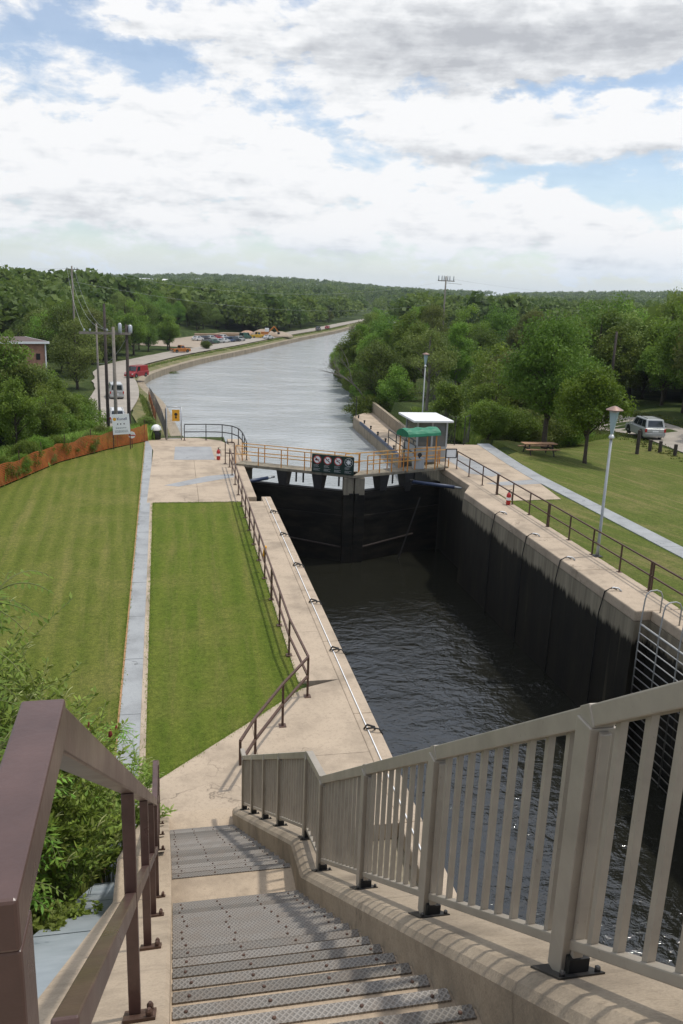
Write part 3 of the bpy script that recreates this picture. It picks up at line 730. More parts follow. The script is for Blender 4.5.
# right-hand kerb carrying the beige guard rail: (y, z top)
def ktop(y):
    if y <= 7.33: return 8.70 - .69*y
    if y <= 8.05: return 3.645 - .14*(y-7.33)/.72
    return 3.505 - .607*(y-8.05)
def kx(y): return 0 if y < 8 else -.057*(y-8)
kb = MB(); secs = []
for y in (-1.5, 0, 2, 4, 6, 7.28, 7.36, 8.02, 8.1, 9.5, 11, 12.5, 13.2, 13.42, 13.5):
    z = ktop(y); d = kx(y); zb = min(z-.55, z-.55) if y < 13 else -.3
    if y > 13.3: d += .02; z = ktop(13.3) - (.02 if y < 13.45 else .07)
    secs.append([(1.22+d, y, zb), (1.22+d, y, z-.075), (1.245+d, y, z-.035), (1.30+d, y, z), (1.72+d, y, z), (1.75+d, y, z-.04), (1.75+d, y, zb)])
kb.loft(secs); build(kb, 'kerb', 'concrete_kerb', st)
# solid body under the flights: stepped side wall on the chamber side
sb = MB(); secs = []
for y in (-1.5, 7.3, 8.05, 13.35):
    z = ktop(y) - .5; d = kx(y)
    secs.append([(-.69, y, -.5), (-.69, y, z-.2), (1.74+d, y, z), (1.74+d, y, -.5)])
sb.loft(secs); build(sb, 'stair_body', 'concrete_kerb', st)
# left side wall (brown rail stands on it)
def ltop(y):
    if y <= 7.33: return 8.61 - .69*y
    if y <= 8.05: return 3.552
    return 3.552 - .607*(y-8.05)
sw = MB(); secs = []
for y in (-1.5, 7.33, 8.05, 13.5, 13.6):
    z = max(.06, ltop(y) + (.03 if y < 8 else 0)) - .05
    secs.append([(-.70, y, z-1.2), (-.70, y, z-.03), (xl(y)-.02, y, z-.01), (xl(y), y, z-.03), (xl(y), y, z-1.2)])
sw.loft(secs); build(sw, 'side_wall', 'concrete_stair', st)
b = MB(); b.box(1.52, 1.68, 1.5, 1.72, ktop(1.6)-.04, ktop(1.6)+.1); o = build(b, 'concrete_block', 'concrete_kerb', origin=(1.6, 1.6, ktop(1.6)), bevel=.02)
tag(o, 'small broken concrete block on the kerb outside the beige railing', 'block')
# trench cover slabs that climb beside the stairs
for k, (y0, y1) in enumerate(((11.6, 9.15), (9.1, 6.65), (6.6, 4.1), (4.05, 1.5))):
    m = MB(); f = lambda y: 8.09 - .69*y if y < 11.4 else .10
    m.hexa([(-1.36, y0, f(y0)-.25), (-1.36, y1, f(y1)-.25), (-.715, y1, f(y1)-.25), (-.715, y0, f(y0)-.25)], [(-1.36, y0, f(y0)+.28), (-1.36, y1, f(y1)+.28), (-.715, y1, f(y1)+.28), (-.715, y0, f(y0)+.28)])
    o = struct(m, 'path_slab', 'slab_cover', origin=(-1.15, (y0+y1)/2, f((y0+y1)/2)))

# ------------------------------------------------------------------ railings
def flange(m, x, y, z, s=.09):
    m.box(x-s, x+s, y-s, y+s, z-.003, z+.014)
def flange_obj(par, x, y, z, mat, s=.08, slope=0):
    m = MB(); m.box(x-s, x+s, y-s, y+s, z-.02, z+.016)
    for a in (-.7, .7):
        for c in (-.7, .7): m.lathe([(.014, 0), (.014, .02), (.008, .03)], (x+a*s, y+c*s, z+.016), 6)
    return build(m, 'base_plate', mat, par)
# beige guard rail on the right-hand kerb
gr = empty('guard_railing', (1.42, 8, ktop(8)), 'beige painted metal guard railing with vertical balusters on the stair kerb', 'railing')
RXg = lambda y: 1.42 + kx(y)
RH = 1.07
def gpost(y, double=False):
    x = RXg(y); z = ktop(y)
    m = MB(); m.box(x-.05, x+.05, y-.05, y+.05, z+.0, z+RH-.02)
    if double: m.box(x-.02, x+.02, y-.075, y-.052, z+.1, z+RH-.03)
    p = build(m, 'post', 'beige_paint', gr, .004)
    m = MB(); m.box(x-.035, x+.045, y-.082, y-.052, z+.03, z+.125); build(m, 'boot', 'black_rubber', p)
    sl_ = (ktop(y-.11)-ktop(y+.11))/2
    m = MB(); m.hexa([(x-.09, y-.12, z+sl_-.012), (x+.09, y-.12, z+sl_-.012), (x+.09, y+.1, z-sl_-.012), (x-.09, y+.1, z-sl_-.012)], [(x-.09, y-.12, z+sl_+.016), (x+.09, y-.12, z+sl_+.016), (x+.09, y+.1, z-sl_+.016), (x-.09, y+.1, z-sl_+.016)])
    for a in (-.07, .07): m.lathe([(.012, 0), (.012, .02), (.007, .026)], (x+a, y-.1, z+sl_*.85+.012), 6)
    build(m, 'base_plate', 'dark_steel', p)
ups = [-.75, .80, 2.35, 3.9, 5.45, 7.22]; los = [8.12, 9.75, 10.95, 12.1, 13.2]
for y in ups+los: gpost(y, True)
def railrun(ys, name, off, w, h, mat='beige_paint'):
    m = MB()
    for a, c in zip(ys[:-1], ys[1:]):
        m.bar((RXg(a), a, ktop(a)+off), (RXg(c), c, ktop(c)+off), w, h)
    return build(m, name, mat, gr, .006)
railrun([-.75, 7.26], 'top_rail', RH, .075, .075); railrun([7.262, 8.08], 'landing_rail', RH, .075, .075); railrun([8.083, 13.26], 'top_rail', RH, .075, .075)
railrun([-.75, 7.2], 'bottom_rail', .13, .05, .04); railrun([7.24, 8.1], 'bottom_rail', .13, .05, .04); railrun([8.14, 13.2], 'bottom_rail', .13, .05, .04)
for y in ups[1:]+los[:-1]:
    m = MB(); x = RXg(y); z = ktop(y)+RH; s = -.69 if y < 7.2 else -.607
    m.bar((x, y-.03, z-.03*s), (x, y+.03, z+.03*s), .083, .083); build(m, 'rail_joint', 'beige_paint', gr, .004)
# end return of the top rail at the foot
m = MB(); x = RXg(13.26); z = ktop(13.26)+RH; m.bar((x, 13.262, z+.0), (x-.015, 13.52, z+.0), .075, .07); build(m, 'rail_return', 'beige_paint', gr, .006)
allp = ups+los
for a, c in zip(allp[:-1], allp[1:]):
    n = max(3, round((c-a)/.152)); 
    for k in range(1, n):
        y = a + (c-a)*k/n; x = RXg(y)
        z0 = ktop(y)+.14; z1 = ktop(y)+RH-.03
        m = MB(); m.box(x-.014, x+.014, y-.014, y+.014, z0, z1); build(m, 'baluster', 'beige_paint', gr)

# brown handrail on the left wall
br = empty('handrail', (-.22, 5, ltop(5)), 'dark brown two bar steel handrail on the left stair wall', 'railing')
bx = lambda y: -.178 - .013*max(0, y-1) - (.012*(y-8) if y > 8 else 0)
def btop(y): return min(8.99, ltop(y)+1.09) if y < 7.33 else ltop(y)+1.09
bk = [.66, 1.03, 7.33, 8.05, 13.35]
m = MB(); m.bar((-.1725, .66, 8.967), (-.1775, 1.045, 8.967), .056, .056); build(m, 'level_rail', 'brown_paint', br, .004)
m = MB()
for a, c in zip(bk[1:-1], bk[2:]): m.bar((bx(a), a, btop(a)-.03), (bx(c), c, btop(c)-.03), .052, .062)
build(m, 'top_rail', 'brown_paint', br, .004)
m = MB()
for a, c in zip(bk[1:-1], bk[2:]): m.bar((bx(a), a+.02, ltop(a)+.53), (bx(c), c, ltop(c)+.53), .042, .058)
m.bar((-.172, .66, 8.43), (bx(1.0), 1.0, 8.43), .042, .058)
build(m, 'mid_rail', 'brown_paint', br, .004)
m = MB(); m.box(-.2003, -.1447, .663, .719, 7.8, 8.938); build(m, 'post', 'brown_paint', br, .003)
for y in (2.87, 4.45, 5.9, 7.25, 8.1, 9.8, 11.5, 13.25):
    x = bx(y); zt = (btop(y)-.055) if y > 1 else 8.94
    m = MB(); m.box(x-.024, x+.024, y-.024, y+.024, (ltop(y) if y > 1 else 7.8), zt); p = build(m, 'post', 'brown_paint', br, .003)
    z = ltop(y)-.005
    if y > 1:
        m = MB(); m.hexa([(x-.045, y-.1, z+.04), (x+.085, y-.1, z+.04), (x+.085, y+.05, z-.06), (x-.045, y+.05, z-.06)], [(x-.045, y-.1, z+.058), (x+.085, y-.1, z+.058), (x+.085, y+.05, z-.045), (x-.045, y+.05, z-.045)])
        for c in (-.075, .025): m.lathe([(.014, 0), (.014, .03), (.008, .04)], (x+.06, y+c, z-.047-.69*(c-.05)), 6)
        build(m, 'base_plate', 'rust_brown', p)

def two_rail(name, label, pts, mat, h=1.05, mid=.55, w=.05, ends=True, every=None, rmat=None):
    """tubular fence along pts [(x, y, z, post?)]"""
    r = empty(name, pts[len(pts)//2][:3], label, 'railing')
    for p in pts:
        if p[3]:
            x, y, z = p[:3]; n = p[3]
            m = MB()
            if n == 2: m.box(x-w/2, x+w/2, y-.10, y-.04, z, z+h-w/2); m.box(x-w/2, x+w/2, y+.04, y+.1, z, z+h-w/2)
            else: m.box(x-w/2, x+w/2, y-w/2, y+w/2, z, z+h-w/2)
            po = build(m, 'post', mat, r)
            m = MB(); m.box(x-.08, x+.08, y-.09, y+.09, z-.01, z+.014); build(m, 'base_plate', 'rust_brown', po)
    for nm, hh in (('top_rail', h), ('mid_rail', mid)):
        m = MB()
        for a, c in zip(pts[:-1], pts[1:]): m.bar((a[0], a[1], a[2]+hh), (c[0], c[1], c[2]+hh), w, w)
        build(m, nm, rmat or mat, r)
    return r
Yp = [45.6, 43.5, 41.2, 39.0, 36.8, 34.8, 32.8, 30.8, 28.8, 26.8, 24.75, 22.6, 20.5, 18.08]
r = two_rail('lock_railing', 'brown two bar railing along the west lockside lawn, turning to the stairs',
    [(2.93, y, .02, 2 if y in (24.75, 32.8) else 1) for y in Yp[:-1]] + [(3.06, 18.08, .02, 1), (2.28, 16.75, .02, 1), (1.52, 15.3, .02, 1), (1.14, 14.42, .02, 0)], 'rust_brown')
m = MB(); m.bar((1.14, 14.42, .55), (1.14, 14.42, 1.07), .05, .05); build(m, 'end_bar', 'rust_brown', r)
Yq = [44.7, 42.6, 40.5, 38.4, 36.4, 34.4, 32.4, 30.35, 28.35, 26.25, 24.2, 21.9, 19.8, 17.7, 15.6, 13.5]
two_rail('lock_railing', 'brown two bar railing along the east lockside lawn with lamp post beside it', [(16.0, y, .03, 2 if y in (24.2, 32.4, 38.4) else 1) for y in Yq], 'rust_brown')
# curved dark railing round the downstream end of the platform
arc = [(.55, 54.3), (1.95, 54.4), (3.0, 54.25), (3.6, 53.7), (3.95, 52.7), (4.08, 51.2), (4.08, 49.6), (4.05, 47.6)]
two_rail('platform_railing', 'dark steel railing curving round the downstream corner of the west platform', [(x, y, .02, 1) for x, y in arc], 'dark_steel', 1.05, .55, .055)

# yellow framed gate with sign and chain-link fence
g = empty('wicket_gate', (-.1, 54.3, 0), 'tall wire gate with square yellow warning sign on the platform end', 'gate')
m = MB()
for x in (-.58, .36): m.tube([(x, 54.35, 0), (x, 54.35, 2.2)], .035, 8)
m.tube([(-.58, 54.35, 2.2), (.36, 54.35, 2.2)], .03, 8); m.tube([(-.58, 54.35, .12), (.36, 54.35, .12)], .025, 8)
build(m, 'gate_frame', 'galv', g, smooth=True)
m = MB(); m.box(-.22, .26, 54.28, 54.31, 1.28, 2.02); s = build(m, 'warning_sign', 'sign_yellow', g)
m = MB(); m.lathe([(.10, 0), (.10, .006)], (0, 0, 0), 20); m.box(-.05, .05, -.26, -.13, 0, .006); m.xform(Matrix.Translation((.02, 54.278, 1.72)) @ Matrix.Rotation(R_(90), 4, 'X')); build(m, 'warning_symbol', 'sign_black', s)
m = MB(); 
for k in range(8):
    m.tube([(-.58+k*.12, 54.35, .12), (min(.36, -.58+k*.12+.5), 54.35, 1.2)], .006, 4)
build(m, 'wire_mesh', 'galv', g)
def chainlink(name, label, P, h, mat='galv', step=.16, postevery=3.0):
    c = empty(name, P[0], label, 'fence')
    P = [Vector(p) for p in P]
    wires = MB(); rail = MB()
    for a, b_ in zip(P[:-1], P[1:]):
        d = b_-a; L = math.hypot(d.x, d.y); n = max(1, int(L/postevery))
        for k in range(n):
            q = a + d*(k/n); m = MB(); m.tube([q, q+Vector((0, 0, h+.05))], .03, 6); build(m, 'post', mat, c)
        rail.tube([a+Vector((0, 0, h)), b_+Vector((0, 0, h))], .02, 5)
        nw = int(L/step)
        for k in range(nw):
            for s in (1, -1):
                t0 = k/nw; t1 = t0 + s*h*.9/L
                z0, z1 = .05, h
                if t1 < 0 or t1 > 1:
                    tt = 0 if t1 < 0 else 1; z1 = .05+(h-.05)*(tt-t0)/(t1-t0); t1 = tt
                p0 = a+d*t0+Vector((0, 0, z0)); p1 = a+d*t1+Vector((0, 0, z1))
                if (p1-p0).length > .02: wires.bar(p0, p1, .008, .008)
    m = MB(); q = P[-1]; m.tube([q, q+Vector((0, 0, h+.05))], .03, 6); build(m, 'post', mat, c)
    build(rail, 'top_rail', mat, c); build(wires, 'wire_mesh', mat, c)
    return c
def bankz(x, y): return max(gz(x-1.2, y), -7.0)
P = [(x, y, bankz(x, y)) for x, y in ((-.65, 54.6), (-.65, 60), (-.7, 68), (-.75, 78), (-.9, 90), (-1.7, 104), (-2.8, 118), (-3.8, 128))]
P[0] = (-.65, 54.6, .0)
chainlink('chain_link_fence', 'grey chain link fence running along the canal edge behind the platform', P, 2.0, 'dark_steel', .2)
chainlink('mesh_fence', 'chain link panel standing right beside the white roofed cabin', [(17.35, 52.9, .03), (18.5, 52.5, .03)], 1.9, 'dark_steel', .09, 5)
chainlink('mesh_fence', 'chain link panel at the top of the grey path by the bushes', [(19.2, 52.6, .03), (19.9, 53.6, .03)], 1.9, 'dark_steel', .09, 5)

# orange snow fence
of = empty('snow_fence', (-6.4, 47.2, 0), 'sagging orange plastic snow fence along the edge of the west lawn', 'fence')
fp = resample(np.array(FENCE), .35)
rows = MB(); zz = [0.5*math.sin(k*.8)*.12 + random.uniform(-.03, .03) for k in range(len(fp))]
for k in range(len(fp)-1):
    (x0, y0), (x1, y1) = fp[k], fp[k+1]; b0, b1 = .06*math.sin(k*1.1), .06*math.sin((k+1)*1.1)
    for q in range(13):
        z = .06 + q*.088; a = (x0+b0*z, y0, z*(.88+zz[k])); c = (x1+b1*z, y1, z*(.88+zz[k+1]))
        rows.hexa([(a[0], a[1], a[2]), (c[0], c[1], c[2]), (c[0]-.004, c[1]+.004, c[2]), (a[0]-.004, a[1]+.004, a[2])], [(a[0], a[1], a[2]+.054), (c[0], c[1], c[2]+.054), (c[0]-.004, c[1]+.004, c[2]+.054), (a[0]-.004, a[1]+.004, a[2]+.054)])
build(rows, 'netting', 'orange_plastic', of)
for k in range(0, len(fp), 7):
    x, y = fp[k]; m = MB(); m.tube([(x-.04, y+.05, -.2), (x-.04+random.uniform(-.05, .05), y+.05, 1.45)], .025, 6); build(m, 'stake', 'rust_brown', of)
of2 = empty('snow_fence', (-1.0, 100, -5), 'short strip of bright orange snow fence near the parked vans', 'fence')
rows = MB(); q = [(-3.9, 128), (-3.3, 119), (-2.9, 112), (-2.4, 106)]
for (x0, y0), (x1, y1) in zip(q[:-1], q[1:]):
    for k in range(13):
        z = .05+.1*k; rows.hexa([(x0, y0, bankz(x0, y0)+z), (x1, y1, bankz(x1, y1)+z), (x1-.02, y1, bankz(x1, y1)+z), (x0-.02, y0, bankz(x0, y0)+z)], [(x0, y0, bankz(x0, y0)+z+.08), (x1, y1, bankz(x1, y1)+z+.08), (x1-.02, y1, bankz(x1, y1)+z+.08), (x0-.02, y0, bankz(x0, y0)+z+.08)])
build(rows, 'netting', 'orange_plastic', of2)
for x0, y0 in q:
    m = MB(); m.tube([(x0-.05, y0, bankz(x0, y0)-.3), (x0-.05, y0, bankz(x0, y0)+1.5)], .03, 6); build(m, 'stake', 'rust_brown', of2)

# ------------------------------------------------------------------ mitre gate with walkway
mg = empty('lock_gate', (9.4, 43, -.5), 'black timber mitre lock gate with two leaves meeting in a shallow point', 'lock gate')
AP = (9.55, 42.75); LH = (3.85, 45.7); RHG = (15.2, 45.2)
for nm, hh in (('left', LH), ('right', RHG)):
    a = Vector((hh[0], hh[1], 0)); c = Vector((AP[0] + (-.02 if nm == 'left' else .02), AP[1], 0)); d = (c-a).normalized(); n = Vector((d.y, -d.x, 0))
    if n.y > 0: n = -n
    m = MB(); m.bar(a+Vector((0, .35, -6.7)), c+Vector((0, .35, -6.7)), .42, 11.7); leaf = build(m, 'gate_leaf', 'wet_timber', mg, .03)
    m = MB()
    for z in (-1.1, -2.4, -5.4, -7.0): m.bar(a+n*-.0+Vector((0, .10, z)), c+Vector((0, .10, z)), .12, .34)
    build(m, 'gate_beam', 'wet_timber', leaf)
    m = MB(); m.bar(a + (c-a)*.30 + n*.02 + Vector((0, .02, -3.75)), a+(c-a)*.93+n*.02+Vector((0, .02, -4.05)), .07, .07); build(m, 'rubbing_rail', 'wood_pole_dark', leaf)
    m = MB(); q = c - d*.32; m.box(q.x-.3, q.x+.3, q.y-.02, q.y+.55, -12, -1.02); build(m, 'mitre_post', 'wet_timber', leaf, .02)
    m = MB(); m.box(q.x-.27, q.x+.27, q.y+.02, q.y+.5, -1.02, -.06); build(m, 'post_head', 'concrete_old', leaf, .02)
m = MB(); m.bar((13.6, 43.75, -1.4), (12.2, 43.2, -5.4), .04, .08); build(m, 'diagonal_brace', 'dark_steel', mg)
wk = empty('gate_walkway', (9.4, 42.6, 0), 'grey plank walkway with yellow hand rails across the lock gate', 'walkway')
WL0 = Vector((3.3, 46.15, .12)); WA = Vector((9.45, 42.75, .12)); WR0 = Vector((15.6, 44.95, .12))
WWID = .95
def side(a, c):
    d = (c-a).normalized(); n = Vector((-d.y, d.x, 0)); return n if n.y > 0 else -n
nL = side(WL0, WA); nR = side(WA, WR0)
for a, c, n in ((WL0, WA, nL), (WA, WR0, nR)):
    e = a if a is not WA else a
    m = MB(); m.hexa([a+Vector((0, 0, -.16)), c+Vector((0, 0, -.16)), c+n*WWID+Vector((0, 0, -.16)), a+n*WWID+Vector((0, 0, -.16))], [a, c, c+n*WWID, a+n*WWID]); build(m, 'deck', 'concrete_old', wk, .01)
# brackets under the deck
for a, c, n, ts in ((WL0, WA, nL, (.40, .70)), (WA, WR0, nR, (.32, .58))):
    for t in ts:
        q = a+(c-a)*t; d = (c-a).normalized()
        b0 = [q-d*.17+n*.15+Vector((0, 0, -1.25)), q+d*.17+n*.15+Vector((0, 0, -1.25)), q+d*.17+n*.75+Vector((0, 0, -1.25)), q-d*.17+n*.75+Vector((0, 0, -1.25))]
        t0 = [q-d*.33+n*.05+Vector((0, 0, -.165)), q+d*.33+n*.05+Vector((0, 0, -.165)), q+d*.33+n*.85+Vector((0, 0, -.165)), q-d*.33+n*.85+Vector((0, 0, -.165))]
        m = MB(); m.hexa(b0, t0); build(m, 'bracket', 'dark_steel', wk, .01)
for a, c, n, ts in ((WL0, WA, nL, (.5, .56, .86, .9)), (WA, WR0, nR, (.12, .45, .68))):
    m = MB()
    for t in ts:
        q = a+(c-a)*t+n*.5; m.tube([q+Vector((0, 0, -.17)), q+Vector((0, 0, -.8))], .05, 6)
    build(m, 'valve_stem', 'black_rubber', wk)
def walkrail(a, c, n, off, skip=None, mat='yellow_rail', np_=7, h=1.02):
    o = n*off
    for k in range(np_+1):
        q = a+(c-a)*(k/np_)+o; m = MB(); m.bar(q, q+Vector((0, 0, h)), .05, .05); build(m, 'post', 'yellow_rail_dark', wk)
    for nm, z in (('top_rail', h), ('mid_rail', .55)):
        m = MB(); m.bar(a+o+Vector((0, 0, z)), c+o+Vector((0, 0, z)), .04, .045); build(m, nm, mat, wk)
walkrail(WL0, WA-(WA-WL0).normalized()*.1, nL, .04, np_=5); walkrail(WL0, WA, nL, WWID-.04, np_=5)
walkrail(WA+(WR0-WA).normalized()*.9, WR0, nR, .04, np_=7); walkrail(WA, WR0, nR, WWID-.04, np_=7)
# sign board on the chamber side of the left leaf's rail
sg = empty('rules_sign', (8.6, 42.9, .6), 'dark green sign with three red ringed prohibition symbols and white wheel', 'sign')
d = (WA-WL0).normalized(); base = WL0 + d*4.62 + nL*-.06 + Vector((0, 0, .0))
ang = math.atan2(d.y, d.x)
TS = Matrix.Translation(base) @ Matrix.Rotation(ang, 4, 'Z') @ Matrix.Rotation(R_(90), 4, 'X')   # local: x along, y up, z towards viewer
SWd, SHt = 2.42, 1.0
m = MB(); m.box(0, SWd, -.0, SHt, -.03, 0); build(m.xform(TS), 'board', 'sign_green', sg)
for k in range(4):
    cx = .32 + k*.6; cy = .70
    if k < 3:
        m = MB(); m.lathe([(.235, 0), (.235, .006)], (cx, cy, 0), 28); ring = build(m.xform(TS), 'prohibition_ring', 'sign_red', sg)
        m = MB(); m.lathe([(.185, .006), (.185, .010)], (cx, cy, 0), 28); build(m.xform(TS), 'disc', 'sign_white', ring)
        m = MB()
        if k == 0: m.box(cx-.13, cx+.06, cy-.05, cy+.02, .010, .013); m.box(cx-.10, cx-.02, cy+.02, cy+.08, .010, .0131); m.box(cx+.06, cx+.12, cy-.03, cy-.0, .010, .0132)
        else: m.bar((cx-.10, cy+.08-.03*k, .0115), (cx+.10, cy-.05, .0115), .03, .05); m.lathe([(.03, .010), (.03, .013)], (cx+.05, cy+.06, 0), 12)
        build(m.xform(TS), 'pictogram', 'sign_black', ring)
        m = MB(); m.bar((cx-.14, cy+.14, .016), (cx+.14, cy-.14, .016), .035, .004, (0, 0, 1)); build(m.xform(TS), 'slash', 'sign_red', ring)
    else:
        m = MB()
        for q in range(24):
            t0, t1 = 2*PI*q/24, 2*PI*(q+1)/24
            m.bar((cx+.225*math.cos(t0), cy+.225*math.sin(t0), .005), (cx+.225*math.cos(t1), cy+.225*math.sin(t1), .005), .014, .006)
        for q in range(4):
            t0 = PI*q/4; m.bar((cx-.15*math.cos(t0), cy-.15*math.sin(t0), .005+.001*q), (cx+.15*math.cos(t0), cy+.15*math.sin(t0), .005+.001*q), .045, .006)
        build(m.xform(TS), 'wheel_emblem', 'sign_white', sg)
    m = MB()
    for q, (L, dy) in enumerate(((.34, .40), (.25, .35), (.30, .30), (.38, .19), (.28, .14), (.36, .09))):
        x = cx-.21
        while x < cx-.21+L-.03:
            w = random.uniform(.03, .08); m.box(x, min(x+w, cx-.21+L), dy, dy+.026, 0, .005); x += w+.018
    build(m.xform(TS), 'text_lines', 'sign_grey', sg)
# green winch canopy on four yellow posts
cn = empty('winch_canopy', (13.7, 44.8, 0), 'green tarpaulin canopy on four yellow posts over the gate walkway', 'canopy')
cpts = [(12.75, 43.75), (14.55, 44.35), (14.30, 45.25), (12.5, 44.65)]
for x, y in cpts:
    m = MB(); m.bar((x, y, .1), (x, y, 2.12), .06, .06); build(m, 'post', 'yellow_rail_dark', cn)
ux = Vector((1.8, .6, 0)).normalized(); uy = Vector((-ux.y, ux.x, 0)); ctr = Vector((13.53, 44.5, 0))
secs = []
for i in range(9):
    s_ = -1.12 + 2.24*i/8; L = []
    for k in range(11):
        t = PI*k/10; wob = 1 + .05*math.sin(i*2.1+k*1.7)
        L.append(ctr + ux*s_ + uy*(.62*math.cos(t)) + Vector((0, 0, 2.08 + .42*math.sin(t)**.8*wob*(.92+.08*math.sin(i*1.9)))))
    for k in range(1, 10): L.append(ctr + ux*s_ + uy*(-.62 + 1.24*k/10) + Vector((0, 0, 2.05 + .02*math.sin(k+i))))
    secs.append(L)
m = MB(); m.loft(secs); build(m, 'tarpaulin', 'tarp_green', cn, smooth=False)
# winch under the canopy
wn = empty('gate_winch', (13.6, 44.5, .12), 'grey gate winch box under the green canopy', 'winch')
m = MB(); m.box(13.3, 13.9, 44.3, 44.75, .12, .75); build(m, 'winch_box', 'grey_panel', wn, .03)
m = MB(); m.lathe([(.11, -.02), (.13, 0), (.11, .02)], (0, 0, 0), 18); m.xform(Matrix.Translation((13.6, 44.28, .95)) @ Matrix.Rotation(R_(90), 4, 'X')); build(m, 'hand_wheel', 'dark_steel', wn)
m = MB(); m.bar((13.6, 44.35, .74), (13.6, 44.35, .98), .08, .08); build(m, 'pedestal', 'dark_steel', wn)
# blue hydraulic rams
for (a, c, lab) in (((3.4, 44.1, -.55), (5.4, 45.0, -.42), 'blue hydraulic ram under the west end of the gate walkway'), ((13.0, 43.6, -.45), (15.5, 41.6, -.40), 'blue hydraulic ram under the east end of the gate walkway')):
    r = empty('hydraulic_ram', a, lab, 'hydraulic ram', 'hydraulic rams of the lock gate')
    a = Vector(a); c = Vector(c)
    m = MB(); m.tube([a, a+(c-a)*.8], .10, 10); build(m, 'cylinder', 'blue_paint', r, smooth=True)
    m = MB(); m.tube([a+(c-a)*.75, c], .055, 8); build(m, 'piston_rod', 'galv', r, smooth=True)
    m = MB(); m.lathe([(.13, -.12), (.13, .12)], tuple(a), 10); build(m, 'pivot', 'black_rubber', r)

# ------------------------------------------------------------------ cabin
cb = empty('lock_cabin', (15.3, 48.5, 0), 'small glazed lock keeper cabin with overhanging flat white roof', 'cabin')
c0, c1, d0, d1 = 14.15, 16.05, 46.9, 49.4
m = MB(); m.box(c0, c1, d0, d1, 0.0, .95); build(m, 'lower_wall', 'grey_panel', cb, .01)
for x in (c0+.04, (c0+c1)/2, c1-.04):
    for y in (d0+.04, d1-.04):
        m = MB(); m.box(x-.05, x+.05, y-.05, y+.05, .95, 2.5); build(m, 'corner_post', 'grey_panel', cb)
for nm, (xa, xb, ya, yb) in dict(a=(c0+.1, (c0+c1)/2-.06, d0+.03, d0+.05), b=((c0+c1)/2+.06, c1-.1, d0+.03, d0+.05), c=(c0+.03, c0+.05, d0+.1, d1-.1), d=(c1-.05, c1-.03, d0+.1, d1-.1), e=(c0+.1, (c0+c1)/2-.06, d1-.05, d1-.03), f=((c0+c1)/2+.06, c1-.1, d1-.05, d1-.03)).items():
    m = MB(); m.box(xa, xb, ya, yb, .95, 2.5); build(m, 'window', 'cabin_glass', cb)
m = MB(); m.box(c0-.45, c1+.12, d0-.7, d1+.3, 2.5, 2.63); build(m, 'roof', 'white_paint', cb, .03)
m = MB(); m.box(c0+1.05, c1-.1, d0-.012, d0+.0, .05, .94); build(m, 'door_panel', 'grey_post', cb)
# stair rail leading down to the lower quay
two_rail('quay_stair_railing', 'dark railing beside the cabin leading down to the lower quay', [(14.0, 46.6, .02, 1), (13.9, 48.6, .02, 1), (13.9, 50.6, .02, 1), (13.9, 52.6, .02, 1)], 'dark_steel', 1.05, .55, .05)

# ------------------------------------------------------------------ lower quay downstream
qy = empty('approach_quay', (24.5, 95, -6.7), 'low concrete approach quay with blue edge beyond the lock gate', 'quay')
qA = [(14.9, 46.7), (15.8, 53), (22.7, 78), (23.75, 86), (24.5, 112.5)]; qB = [(16.3, 46.7), (17.5, 52), (26.2, 78), (27.4, 90), (29.2, 119)]
m = MB(); m.prism([(14.0, 50), (22.7, 78), (23.75, 86), (24.55, 113), (29.2, 120), (27.4, 90), (26.2, 78), (17.5, 52)], -11, -6.85); build(m, 'quay_wall', 'stone_bank', qy, .05)
m = MB(); m.prism([(14.1, 50.3), (22.8, 78), (23.85, 86), (24.65, 112.9), (29.15, 119.7), (27.35, 90), (26.15, 78), (17.45, 52.2)], -6.848, -6.78); build(m, 'quay_deck', 'concrete_beige', qy)
m = MB()
for a, c in zip([(22.66, 78), (23.72, 86)], [(23.72, 86), (24.5, 108)]): m.bar((*a, -6.95), (*c, -6.95), .2, .35)
build(m, 'fender_strip', 'blue_paint', qy)
for k in range(7):
    t = k/6; x = 23.3+1.25*t; y = 83+28*t
    m = MB(); m.lathe([(.11, 0), (.09, .25), (.15, .3), (.13, .42)], (x+.35, y, -6.78), 10); o = build(m, 'mooring_bollard', 'black_rubber', origin=(x+.35, y, -6.78))
    tag(o, 'small black mooring bollard along the edge of the approach quay', 'bollard', 'bollards on the approach quay')
m = MB(); m.tube([(24.75, 112, -6.8), (24.75, 112, -3.9)], .06, 8); tag(build(m, 'mooring_pole', 'dark_steel', origin=(24.75, 112, -6.8)), 'thin dark pole standing at the far tip of the quay', 'pole')
rwl = MB()
ra = [(17.8, 52.5, -.2), (21.7, 64, -3.2), (25.2, 76, -5.1), (26.6, 92, -5.3), (28.3, 117.5, -5.3)]
for a, c in zip(ra[:-1], ra[1:]):
    rwl.hexa([(a[0], a[1], -11), (a[0]+.4, a[1], -11), (c[0]+.4, c[1], -11), (c[0], c[1], -11)], [a, (a[0]+.4, a[1], a[2]), (c[0]+.4, c[1], c[2]), c])
tag(build(rwl, 'retaining_wall', 'stone_bank', origin=(27, 95, -6.8)), 'stained concrete retaining wall behind the approach quay', 'wall')

